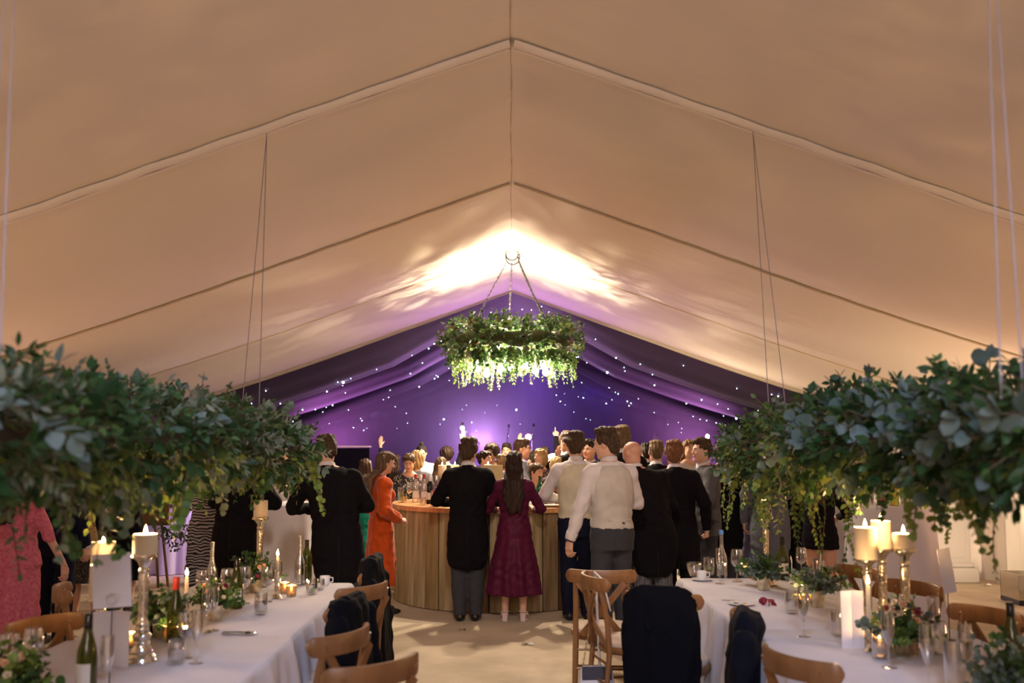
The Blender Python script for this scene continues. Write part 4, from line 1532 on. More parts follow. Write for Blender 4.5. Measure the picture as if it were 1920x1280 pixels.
def taper(p, label, hold_h, ch, power=1.6):
    o = thing('taper_candle', p, label, 'candle', 'slim lit taper candles', rnd.uniform(0, 3))
    auto_smooth(MB().lathe([(0, 0), (.026, 0), (.027, .006), (.014, .02), (.017, hold_h * .35), (.011, hold_h * .5), (.017, hold_h * .7), (.013, hold_h * .9), (.019, hold_h), (.012, hold_h), (0, hold_h - .004)], 16).obj('holder', MERC, o))
    auto_smooth(MB().lathe([(0, hold_h - .01), (.011, hold_h - .01), (.0105, hold_h + ch - .003), (.008, hold_h + ch), (0, hold_h + ch - .002)], 12).obj('wax', WAX, o))
    flame_on(o, hold_h + ch - .002, power)
    return o


taper(tY(356, 5.5), 'slim lit taper among the yellow green flowers', .12, .13)
posy(tb(402, 1163), 'posy in a mercury pot with yellow green leaves and pale blooms', .11, 36, ('mid', 'bright', 'dark'), 7, 6)
flute(tb(386, 1186), 'flute standing left in front of the mercury pot', h=.23)
flute(tb(399, 1182), 'flute standing close against the mercury pot', h=.23)
bottle(tY(402, 6.5), 'tall clear bottle in front of the zebra dress', GLASS, None, None, .34, 'carafe', group='clear bottles')
bottle(tb(442, 1140), 'green wine bottle with white label beside the water tumbler', GLASSG, GLASSD, LABELM, .30, 'burg', group='wine bottles')
wine_glass(tY(431, 6.1), 'empty wine glass behind the labelled green bottle', h=.22)
wine_glass(tY(464, 6.2), 'empty wine glass between the bottle and the far posy', h=.22)
wine_glass(tY(384, 6.2), 'empty wine glass beside the tall clear bottle', h=.20)
tumbler(tb(489, 1152), 'clear tumbler with water alone on the cloth', WATER, h=.12)
wine_glass(tb(500, 1128), 'wine glass with a little pale wine before the far posy', FIZZ, h=.215)
flute(tb(520, 1122), 'flute in front of the small lit taper', h=.235)
posy(tb(478, 1110), 'leafy posy around the foot of the tall unlit candle', .13, 40, ('mid', 'grey', 'dark'), 5, 8)
c4 = tY(490, 6.95)
candlestick(c4, 'tall gold candlestick with the unlit candle in front of the black coat', .465, MERC)
pillar((c4[0], c4[1], c4[2] + .458), 'unlit ivory pillar candle in front of the black coat', .048, .12, lit=False)
taper(tY(524, 6.45), 'small lit taper beside the linen cocktail table', .16, .09)
votive(tb(534, 1112), 'glowing votive, left of the pair by the clear bottles', .034, .07)
votive(tb(546, 1118), 'glowing votive, right of the pair by the clear bottles', .034, .07)
bottle(tb(562, 1096), 'clear bottle in front of the linen cocktail table', GLASS, None, None, .335, 'carafe', group='clear bottles')
bottle(tb(574, 1094), 'green tinted bottle behind the clear one at the table end', GLASSG, None, None, .30, 'wine', group='wine bottles')
tumbler(tb(584, 1114), 'tumbler with a lime wedge near the table end', WATER, True, h=.10)
tumbler(tb(598, 1105), 'small empty tumbler between the lime glass and the cup', h=.07)
cp = thing('coffee_cup', tb(609, 1096), 'white coffee cup on the corner of the left-hand table', 'cup')
auto_smooth(MB().lathe([(0, 0), (.026, 0), (.032, .01), (.036, .06), (.034, .06), (.029, .012), (0, .008)], 20).obj('cup_body', CERAM, cp))
MB().tube([(.034, 0, .05), (.055, 0, .048), (.055, 0, .022), (.030, 0, .016)], .004, 6).obj('handle', CERAM, cp, smooth=True)
nk = thing('place_dish', tb(447, 1189, .01), 'flat glass place dish lying on the cloth seam', 'dish')
MB().box((0, 0, .006), (.17, .05, .012), bev=.004).obj('dish_body', GLASS, nk)
MB().box((.05, 0, .009), (.03, .03, .01), bev=.003).obj('place_marker', STEELD, nk)

# ---- right-hand tables
bw = thing('glass_bowl', tb(1302, 1080), 'clear glass bowl at the corner of the far table', 'bowl')
auto_smooth(MB().lathe([(0, 0), (.03, 0), (.045, .03), (.058, .075), (.055, .10), (.053, .10), (.055, .075), (.042, .032), (0, .006)], 22).obj('bowl_body', GLASS, bw))
cp2 = thing('coffee_cup', tb(1316, 1086, .012), 'white cup on a saucer in front of the glass bowl', 'cup')
auto_smooth(MB().lathe([(0, 0), (.026, 0), (.032, .01), (.036, .06), (.034, .06), (.029, .012), (0, .008)], 20).obj('cup_body', CERAM, cp2))
MB().tube([(.034, 0, .05), (.055, 0, .048), (.055, 0, .022), (.030, 0, .016)], .004, 6).obj('handle', CERAM, cp2, smooth=True)
auto_smooth(MB().lathe([(0, -.008), (.045, -.008), (.075, .004), (.074, .006), (.04, -.002), (0, -.002)], 22).obj('saucer', CERAM, cp2))
tumbler(tb(1329, 1077), 'tumbler with mint and lime beside the blue capped bottle', WATER, True, h=.125, r=.042)
bottle(tb(1354, 1080), 'clear water bottle with a blue cap', GLASS, BLUEC, None, .325, 'carafe', WATER, group='clear bottles')
flute(tb(1350, 1094), 'empty flute in front of the blue capped bottle', h=.245)
wine_glass(tb(1382, 1090), 'wine glass with a little red wine beside the votives', WINER, h=.225)
tumbler(tb(1394, 1078), 'tumbler of orange juice behind the red wine glass', JUICE, h=.10)
votive(tb(1403, 1082), 'glowing votive beside the red wine glass', .034, .075)
votive(tb(1418, 1087), 'glowing votive beside the eucalyptus pot', .034, .07)
posy(tb(1433, 1106), 'dense blue-grey eucalyptus posy in a mercury pot below the lit candle', .115, 52, ('grey', 'grey', 'dark', 'mid'), 0, 11, pot_h=.10)
c5 = tY(1433, 7.0)
candlestick(c5, 'gold ribbed candlestick rising behind the dense eucalyptus posy', .465, MERC)
pillar((c5[0], c5[1], c5[2] + .458), 'lit pillar candle in front of the lilac dress', .047, .12)
bottle(tb(1469, 1086), 'green wine bottle with pale label beside the eucalyptus posy', GLASSG, GLASSD, LABELM, .30, 'burg', group='wine bottles')
wine_glass(tb(1503, 1082), 'wine glass of red wine near the bare leg', WINER, h=.215)
tumbler(tb(1537, 1078), 'cut tumbler behind the place cards', h=.11)
for k, (px, py, lb_) in enumerate(((1497, 1098, 'white place card left of the second eucalyptus pot'), (1530, 1094, 'white place card behind the second eucalyptus pot'))):
    pc = thing('place_card', tb(px, py), lb_, 'card', 'white place cards')
    MB().box((0, 0, .04), (.10, .002, .08), rot=(R(8), 0, R(10))).box((0, .02, .04), (.10, .002, .08), rot=(R(-18), 0, R(10))).obj('folded_paper', PAPER, pc)
posy(tb(1532, 1138), 'spilling posy of grey eucalyptus and yellow leaf in a gold pot', .125, 50, ('grey', 'dark', 'bright', 'grey'), 2, 13, pot_h=.10)
sp = thing('side_plate', tb(1390, 1134), 'small white plate with a leaf and crumbs', 'plate')
auto_smooth(MB().lathe([(0, .002), (.05, .002), (.082, .012), (.081, .015), (.05, .006), (0, .006)], 26).obj('plate_body', CERAM, sp))
MB().add(LT['ovate'][0] * .06 + np.array([-.03, -.02, .016]), LT['ovate'][1]).obj('garnish_leaf', LM['dark'], sp)
MB().lathe([(0, .006), (.012, .008), (.010, .016), (0, .019)], 8).obj('crumb', mat('crumb', (.6, .42, .2), .8), sp, loc=(.02, -.01, 0))
kn2 = thing('table_knife', tb(1374, 1128), 'steel knife lying beside the small plate', 'knife')
MB().box((0, .04, .004), (.016, .12, .003), rot=(0, 0, R(70)), bev=.001).obj('blade', STEEL, kn2)
pt = thing('crumpled_petals', tb(1441, 1133), 'crumpled dark wine-coloured petals on the cloth', 'petals')
for k in range(7):
    a = k * .9
    MB().add(LT['round'][0] * .045, LT['round'][1]).obj('petal', mat('petal_wine', (.22, .02, .05), .6), pt, loc=(.02 * math.cos(a), .02 * math.sin(a), .008), rot=(.6 + .2 * k, .3 * k, a))
tumbler(tb(1486, 1150), 'tumbler with a floating light beside the gold pot', WATER, h=.125, r=.04)
votive(tb(1500, 1137), 'glowing votive behind the flute at the cloth seam', .034, .07)
flute(tb(1508, 1194, .007), 'flute of fizz standing alone near the aisle edge', FIZZ, h=.25)
tumbler(tb(1573, 1192, .007), 'empty rounded tumbler left of the upright white card', h=.12, r=.04)
uc = thing('menu_card', tb(1597, 1216, .007), 'upright folded white card beside the slim taper', 'card')
MB().box((-.02, 0, .135), (.055, .002, .27), rot=(0, 0, R(12))).box((.035, .008, .135), (.06, .002, .27), rot=(0, 0, R(-32))).obj('folded_paper', PAPER, uc)
taper(tb(1632, 1222, .007), 'slim lit taper in a turned holder beside the upright card', .135, .17)
c6 = tY(1619, 4.98)
candlestick(c6, 'gold candlestick carrying the thickest candle, left of three', .41, MERC)
pillar((c6[0], c6[1], c6[2] + .404), 'thick lit pillar candle, left of the three tall ones', .056, .155)
c7 = tY(1648, 5.2)
candlestick(c7, 'gold candlestick in the middle of the three tall ones', .435, MERC)
pillar((c7[0], c7[1], c7[2] + .428), 'lit pillar candle in the middle of the three tall ones', .050, .145)
c8 = tY(1690, 4.9)
candlestick(c8, 'gold candlestick, right of the three tall ones', .465, MERC)
pillar((c8[0], c8[1], c8[2] + .458), 'short wide lit pillar candle, right of the three tall ones', .052, .078)
posy(tY(1682, 4.72), 'posy of peach roses and green leaves at the foot of three candlesticks', .13, 44, ('mid', 'bright', 'dark', 'grey'), 12, 15)
tumbler(tb(1653, 1236, .007), 'tumbler lit by a votive in front of the slim taper', WATER, h=.12, r=.04)
votive(tb(1650, 1222, .007), 'glowing votive behind the lit tumbler', .036, .07)
flute(tb(1668, 1252, .007), 'flute of fizz in front of the peach rose posy', FIZZ, h=.245)
votive(tb(1706, 1228, .007), 'glowing votive in mercury glass right of the peach roses', .042, .085)
flute(tY(1726, 4.05), 'tall flute nearest the bottom edge below the short wide candle', h=.26)
flute(tY(1740, 4.75), 'flute standing against the chair back behind the peach roses', h=.26)
tumbler(tb(1758, 1226, .007), 'empty carafe-like tumbler right of the votive', h=.15, r=.045)
flute(tY(1797, 4.1), 'flute of fizz in front of the lone chair', FIZZ, h=.25)
tumbler(tY(1775, 4.05), 'tall empty glass beside the flute before the lone chair', h=.19, r=.04)
bottle(tY(1882, 4.25), 'green bottle with black capsule above the corner posy', GLASSG, GLASSD, LABELM, .31, 'burg', group='wine bottles')
wine_glass(tY(1862, 4.05), 'wine glass beside the corner green bottle', h=.20)
posy(tY(1888, 3.75), 'large eucalyptus posy in the bottom right corner', .15, 60, ('grey', 'mid', 'dark', 'grey'), 3, 17)
tc_ = thing('table_number', tY(1768, 5.05), 'narrow pale card upright on a stand beside the pedestal view', 'card stand')
MB().box((0, 0, .34), (.07, .003, .22), rot=(0, R(-9), R(12))).obj('card', PAPER, tc_)
MB().tube([(0, 0, 0), (0, .002, .26)], .003, 6).obj('rod', STEELD, tc_)
MB().lathe([(0, 0), (.03, 0), (.03, .006), (0, .008)], 14).obj('base', STEELD, tc_)

# ---- on the bar
def br(px, py, r_=None):
    """a spot on the bar top: along the sight line, on the ring of the counter"""
    k = (px - 960) / FPX
    r0 = r_ or (BR - .10 - .26 * max(0, min(1, (954 - py) / 20)))
    Y = min(np.linspace(BY - BR, BY + .2, 200), key=lambda q: abs(math.hypot(k * q / math.cos(PITCH) * .995 - BX, q - BY) - r0))
    return (at(px, 930, Y)[0], float(Y), BZ + .003)


CLEARSP = GLASS
tumbler(br(751, 946), 'tall green drink glass next to the orange sleeve', LIME, h=.17, r=.035, group='glasses on the bar')
tumbler(br(757, 951), 'short glass of orange juice next to the orange sleeve', JUICE, h=.10, r=.04, group='glasses on the bar')
wine_glass(br(767, 951), 'stemmed wine glass on the bar next to the juice', FIZZ, h=.21, group='glasses on the bar')
bottle(br(779, 942), 'clear spirit bottle with a red cap, left of the bar group', GLASS, REDC, LABELM, .30, 'spirit', group='bottles on the bar')
bottle(br(795, 941), 'clear spirit bottle with a red cap, right of its twin', GLASS, REDC, LABELM, .31, 'spirit', group='bottles on the bar')
bottle(br(788, 934), 'slim clear bottle behind the two red capped ones', GLASS, CERAM, None, .31, 'wine', group='bottles on the bar')
bottle(br(806, 936), 'dark wine bottle behind the bar glasses', GLASSD, CERAM, LABELM, .31, 'wine', group='bottles on the bar')
bottle(br(818, 938), 'violet tinted spirit bottle beside the tailcoat sleeve', glass_mat('violet_glass', (.75, .7, .95)), STEEL, LABELM, .30, 'spirit', group='bottles on the bar')
bottle(br(823, 944), 'small dark bottle with a red neck on the bar', GLASSD, REDC, None, .22, 'wine', group='bottles on the bar')
tumbler(br(793, 952), 'small empty tumbler at the bar edge', h=.09, group='glasses on the bar')
tumbler(br(815, 954), 'tall glass of orange drink at the bar edge', JUICE, h=.17, r=.042, group='glasses on the bar')
tumbler(br(832, 950), 'tilted juice tumbler beside the tailcoat sleeve', JUICE, h=.09, group='glasses on the bar')
bottle(br(1012, 944), 'green glass bottle behind the maroon sleeve', mat('bottle_emerald', (.01, .16, .06), .08, trans=.6), None, None, .32, 'wine', group='bottles on the bar')
tumbler(br(1003, 948), 'empty tumbler in front of the young barmaid', h=.11, group='glasses on the bar')
bx = thing('wooden_tray', br(1030, 952), 'small wooden tray on the bar beside the cream waistcoat', 'tray')
MB().box((0, 0, .012), (.26, .16, .02), bev=.004).obj('tray_base', OAK, bx)
for sx in (-1, 1):
    MB().box((sx * .125, 0, .03), (.012, .16, .05), bev=.003).obj('tray_side', OAK, bx)
for (px, Y, hz_, lb_) in ((829, 12.2, .30, 'lit pillar candle on the bar left of the tailcoat man'), (853, 12.35, .30, 'lit pillar candle glowing over the tailcoat man shoulder'), (915, 12.48, .30, 'lit pillar candle between the tailcoat man and the maroon dress')):
    q = at(px, 900, Y)
    st_ = candlestick((q[0], Y, BZ + .002), lb_.replace('lit pillar candle', 'short candlestick'), hz_, MERC)
    pillar((q[0], Y, BZ + hz_ * .985), lb_, .05, .11, True, 2.0)
vs_ = thing('pale_standin', (at(925, 900, 10.62)[0], 10.62, BZ + .002), 'pale upright stand-in panel on the bar beside the maroon dress', 'sign')  # stand-in panel for a pale strip, likely cream waistcoat cloth
MB().box((0, 0, .22), (.20, .012, .44), rot=(R(-6), 0, 0), bev=.003).obj('board', mat('board_yellow', (.55, .45, .22), .7), vs_)
MB().box((0, .05, .012), (.14, .12, .02), bev=.003).obj('foot', OAK, vs_)

# ---- glasses standing on the further tables
gr_ = random.Random(2)
for k in range(26):
    a, rr = gr_.uniform(0, 6.28), .54 * math.sqrt((k + .5) / 26)
    a = k * 2.399
    wine_glass((-4.70 + rr * math.cos(a), 13.9 + rr * math.sin(a), .803), 'one of the many glasses crowded on the purple lit table', GLASS if k % 3 else None, h=.20, group='glasses on the purple lit table', small=True)
for k in range(7):
    a = k * .9
    wine_glass((-2.42 + .26 * math.cos(a), 10.6 + .24 * math.sin(a), 1.103), 'one of the glasses standing on the linen cocktail table', None, h=.19, group='glasses on the linen cocktail table', small=True)
tumbler((-2.55, 10.35, 1.103), 'glass jug of mint on the linen cocktail table', WATER, True, h=.15, r=.06, group='jugs')
bottle((-2.66, 10.62, 1.103), 'dark bottle with red bands on the linen cocktail table', GLASSD, REDC, REDC, .30, 'wine', group='bottles on the cocktail table')
for (dx, dy, c, lb_) in ((-.16, -.2, REDC, 'squat red bottle on the tall drinks table'), (-.05, -.24, mat('yellow_label', (.72, .55, .08), .5), 'yellow juice bottle on the tall drinks table'), (.06, -.22, LABELM, 'clear bottle with a printed label on the tall drinks table'), (-.24, -.1, LABELM, 'clear bottle behind the red one on the tall drinks table')):
    bottle((3.72 + dx, 9.9 + dy, 1.133), lb_, GLASS if c is LABELM else (GLASSD if c is REDC else mat('juice_bottle', (.7, .5, .08), .2)), None, c, .28, 'spirit', group='bottles on the drinks table')

# ================================================================== people
def fabric(name, c, rough=0.85, noise=0.08, ns=30, bump=0.55, sheen=0.05, c2=None, bs=11, stretch=None):
    return mat(name, c, rough, noise=noise, nscale=ns, bump=bump, bscale=bs, sheen=sheen, spec=0.12, color2=c2, stretch=stretch)


BLACK = fabric('black_wool', (0.006, 0.005, 0.007), sheen=0.0)
NAVY = fabric('navy_wool', (0.009, 0.011, 0.028), sheen=0)
CHAR = fabric('charcoal_wool', (0.045, 0.045, 0.055))
GREYW = fabric('grey_wool', (0.10, 0.095, 0.105))
STRIPE = mat('striped_trouser', (0.16, 0.155, 0.165), 0.85, noise=0.6, nscale=40, stretch=(3, 3, 0.02), color2=(0.06, 0.058, 0.065))
WHITE = fabric('white_cotton', (0.66, 0.60, 0.62), ns=8, bump=0.4, bs=7)
CREAM = fabric('cream_waistcoat', (0.62, 0.55, 0.42), ns=10, bump=0.3)
LILACW = fabric('pale_waistcoat', (0.52, 0.47, 0.44), ns=10, bump=0.3)
ORANGE = fabric('orange_velvet', (0.54, 0.075, 0.011), noise=0.18, ns=14, sheen=0.3)
MAROON = fabric('maroon_satin', (0.085, 0.008, 0.034), rough=0.5, noise=0.2, ns=18)
TEAL = fabric('teal_cloth', (0.012, 0.22, 0.15))
PINK = mat('pink_lace', (0.62, 0.17, 0.20), 0.8, noise=0.5, nscale=38, bump=0.5, bscale=55, color2=(0.46, 0.07, 0.12), detail=5)
LILAC = fabric('lilac_chiffon', (0.16, 0.15, 0.26), rough=0.6)
PALEJ = fabric('pale_jacket', (0.5, 0.46, 0.42))
GREYJ = fabric('slate_jacket', (0.13, 0.13, 0.16))
LEATHER = mat('black_leather', (0.012, 0.01, 0.01), 0.35)
SANDAL = mat('blush_sandal', (0.70, 0.52, 0.50), 0.4)
EYEW = mat('eye_white', (0.7, 0.66, 0.62), 0.3)
EYED = mat('eye_dark', (0.02, 0.012, 0.01), 0.2)


def spots_mat(name, base, dot, scale, thr):
    m = bpy.data.materials.new(name)
    m.use_nodes = True
    nt = m.node_tree
    b = nt.nodes['Principled BSDF']
    b.inputs['Roughness'].default_value = 0.85
    tc = nt.nodes.new('ShaderNodeTexCoord')
    v = nt.nodes.new('ShaderNodeTexVoronoi')
    v.inputs['Scale'].default_value = scale
    nt.links.new(tc.outputs['Object'], v.inputs['Vector'])
    r_ = nt.nodes.new('ShaderNodeValToRGB')
    r_.color_ramp.interpolation = 'CONSTANT'
    r_.color_ramp.elements[0].color = (*dot, 1)
    r_.color_ramp.elements[1].color = (*base, 1)
    r_.color_ramp.elements[1].position = thr
    nt.links.new(v.outputs['Distance'], r_.inputs[0])
    nt.links.new(r_.outputs[0], b.inputs['Base Color'])
    MATS[name] = m
    return m


def zebra_mat():
    m = bpy.data.materials.new('zebra_print')
    m.use_nodes = True
    nt = m.node_tree
    b = nt.nodes['Principled BSDF']
    b.inputs['Roughness'].default_value = 0.7
    tc = nt.nodes.new('ShaderNodeTexCoord')
    w = nt.nodes.new('ShaderNodeTexWave')
    w.bands_direction = 'Z'
    w.inputs['Scale'].default_value = 9.5
    w.inputs['Distortion'].default_value = 9.0
    w.inputs['Detail'].default_value = 1.0
    w.inputs['Detail Scale'].default_value = .9
    nt.links.new(tc.outputs['Object'], w.inputs['Vector'])
    r_ = nt.nodes.new('ShaderNodeValToRGB')
    r_.color_ramp.interpolation = 'CONSTANT'
    r_.color_ramp.elements[0].color = (0.01, 0.008, 0.012, 1)
    r_.color_ramp.elements[1].color = (0.42, 0.38, 0.37, 1)
    r_.color_ramp.elements[1].position = 0.52
    nt.links.new(w.outputs['Fac'], r_.inputs[0])
    nt.links.new(r_.outputs[0], b.inputs['Base Color'])
    return m


ZEBRA = zebra_mat()
DOTTY = spots_mat('dotted_top', (0.02, 0.02, 0.032), (0.62, 0.55, 0.38), 42, 0.30)
SCARF = spots_mat('dotted_scarf', (0.50, 0.36, 0.16), (0.12, 0.05, 0.02), 30, 0.26)
FLORAL = spots_mat('floral_top', (0.03, 0.02, 0.02), (0.55, 0.14, 0.08), 30, 0.36)
GLITTER = spots_mat('glitter_skirt', (0.02, 0.018, 0.02), (0.5, 0.42, 0.3), 90, 0.25)
SKINS = {'a': mat('skin_fair', (0.64, 0.36, 0.25), 0.5, noise=0.05, nscale=14), 'b': mat('skin_rosy', (0.60, 0.31, 0.22), 0.5, noise=0.05, nscale=14),
         'c': mat('skin_tan', (0.42, 0.22, 0.14), 0.5, noise=0.05, nscale=14)}
LIPS = mat('lips', (0.46, 0.14, 0.12), 0.45)


def hair_mat(name, c, c2):
    return mat(name, c, 0.5, noise=0.5, nscale=30, bump=0.55, bscale=38, stretch=(1.6, 1.6, 0.10), color2=c2, spec=0.2)


HAIRS = {'brown': hair_mat('hair_brown', (0.10, 0.055, 0.03), (0.03, 0.016, 0.01)), 'dark': hair_mat('hair_dark', (0.040, 0.020, 0.014), (0.012, 0.006, 0.005)),
         'blonde': hair_mat('hair_blonde', (0.52, 0.36, 0.16), (0.24, 0.14, 0.06)), 'sandy': hair_mat('hair_sandy', (0.24, 0.15, 0.07), (0.10, 0.055, 0.025)),
         'ginger': hair_mat('hair_ginger', (0.32, 0.13, 0.05), (0.12, 0.045, 0.02)), 'long': hair_mat('hair_long_brown', (0.20, 0.12, 0.07), (0.05, 0.028, 0.018))}


for _k, _c, _d in (('brown', (0.085, 0.046, 0.026), (0.03, 0.016, 0.010)), ('dark', (0.03, 0.018, 0.013), (0.010, 0.006, 0.005)), ('blonde', (0.46, 0.32, 0.15), (0.24, 0.15, 0.07)), ('sandy', (0.20, 0.125, 0.06), (0.09, 0.05, 0.024)), ('ginger', (0.24, 0.10, 0.042), (0.10, 0.04, 0.018)), ('long', (0.2, 0.12, 0.07), (0.06, 0.03, 0.02))):
    HAIRS[_k + '_s'] = mat('hair_short_' + _k, _c, 0.6, noise=0.5, nscale=55, bump=0.7, bscale=70, stretch=(1.3, .7, .7), color2=_d, spec=0.3)


def ik(S, T, a, b, pole):
    S, T, pole = np.array(S, float), np.array(T, float), np.array(pole, float)
    d = T - S
    L = np.linalg.norm(d)
    if L > (a + b) * 0.995:
        T = S + d / L * (a + b) * 0.995
        d = T - S
        L = np.linalg.norm(d)
    u = d / L
    x = (a * a - b * b + L * L) / (2 * L)
    h = math.sqrt(max(a * a - x * x, 0))
    w = pole - u * (pole @ u)
    w /= np.linalg.norm(w) + 1e-9
    return S + u * x + w * h, T


HAND_OK = {'relax': (0.35, 0.5, 0.6, 0.65), 'fist': (1.35, 1.4, 1.4, 1.4), 'point': (0.05, 1.35, 1.4, 1.4), 'open': (0.08, 0.06, 0.08, 0.14), 'grip': (0.8, 0.85, 0.9, 0.95), 'flat': (0.2, 0.2, 0.2, 0.25)}


def hand_prims(w, f, n, side, kind, sc=1.0):
    """w wrist, f finger direction, n palm normal, side +1/-1 picks the thumb side"""
    f = np.array(f, float)
    f /= np.linalg.norm(f)
    n = np.array(n, float)
    n = n - f * (n @ f)
    n /= np.linalg.norm(n) + 1e-9
    s = np.cross(f, n) * side
    P = []
    for q, ln in ((-0.028, 0.078), (-0.009, 0.086), (0.010, 0.088), (0.028, 0.084)):
        P.append(rc(w + f * 0.008 * sc + s * q * 0.55 * sc, w + (f * ln + s * q) * sc, 0.017 * sc, 0.0135 * sc, 0.012))
    for (q, base, lens), c in zip(((0.030, .084, (.040, .024, .020)), (0.010, .088, (.044, .028, .022)), (-0.010, .086, (.040, .026, .021)), (-0.029, .078, (.032, .020, .018))), HAND_OK[kind]):
        p = w + (f * base + s * q) * sc
        ang = 0.0
        for j, l in enumerate(lens):
            ang += c * (0.8 if j == 0 else 1.0)
            dd = f * math.cos(ang) + n * math.sin(ang) + s * (q * 1.6 if j == 0 else 0)
            p2 = p + dd / np.linalg.norm(dd) * l * sc
            P.append(rc(p, p2, (0.0092 - 0.0009 * j) * sc, (0.0086 - 0.0009 * j) * sc, 0.005))
            p = p2
    b = w + (f * 0.022 + s * 0.022 + n * 0.004) * sc
    d1 = f * 0.62 + s * 0.70 + n * 0.30
    d1 /= np.linalg.norm(d1)
    b2 = b + d1 * 0.042 * sc
    d2 = f * 0.85 + s * (0.30 if kind in ('relax', 'open', 'flat') else -0.1) + n * 0.35
    d2 /= np.linalg.norm(d2)
    P.append(rc(b, b2, 0.0155 * sc, 0.0115 * sc, 0.012))
    P.append(rc(b2, b2 + d2 * 0.036 * sc, 0.0115 * sc, 0.009 * sc, 0.006))
    return P


# wrist targets for a 1.78 m figure facing +Y: (x outwards, y forward, z), elbow pole, finger dir, palm normal (x outwards), hand kind
ARMS = {
    'down': ((.27, .03, .86), (.25, -1, 0), (0.05, .12, -1), (-1, .25, 0), 'relax'),
    'downout': ((.36, .04, .87), (.4, -1, 0), (0.12, .1, -1), (-1, .3, 0), 'relax'),
    'front': ((.10, .34, 1.10), (1, -.55, -.45), (-.5, .9, 0), (0, .2, -1), 'grip'),
    'drink': ((.10, .30, 1.26), (1, -.3, -.8), (-.4, .7, .5), (-.9, .3, 0), 'grip'),
    'bent': ((.20, .33, 1.12), (.8, -.9, -.6), (-.2, 1, 0), (-.8, 0, -.4), 'grip'),
    'wide': ((.16, .30, 1.12), (1, -.9, -.2), (-.6, .8, 0), (0, .2, -1), 'grip'),
    'raise': ((.30, .12, 1.98), (1, .2, -.2), (0, .05, 1), (-.2, 1, 0), 'open'),
    'point': ((.22, .10, 1.95), (1, .2, -.2), (.1, .05, 1), (-.2, 1, 0), 'point'),
    'pocket': ((.23, .10, .93), (.9, -.8, 0), (-.2, .3, -1), (-1, 0, 0), 'relax'),
    'face': ((.06, .22, 1.46), (.9, .1, -.9), (-.2, .1, 1), (-.2, -1, 0), 'relax'),
}


def shell(base, z0, z1, inf, cf=(0, 0), extra=()):
    """inflate body sections between two heights"""
    q = np.array(base)
    zs = sorted(set([z0, z1] + [z for z in q[:, 0] if z0 < z < z1]))
    rows = [(z, np.interp(z, q[:, 0], q[:, 1]) + cf[0], np.interp(z, q[:, 0], q[:, 2]) + cf[1], np.interp(z, q[:, 0], q[:, 3]) + inf, np.interp(z, q[:, 0], q[:, 4]) + inf) for z in zs]
    return rows + list(extra)


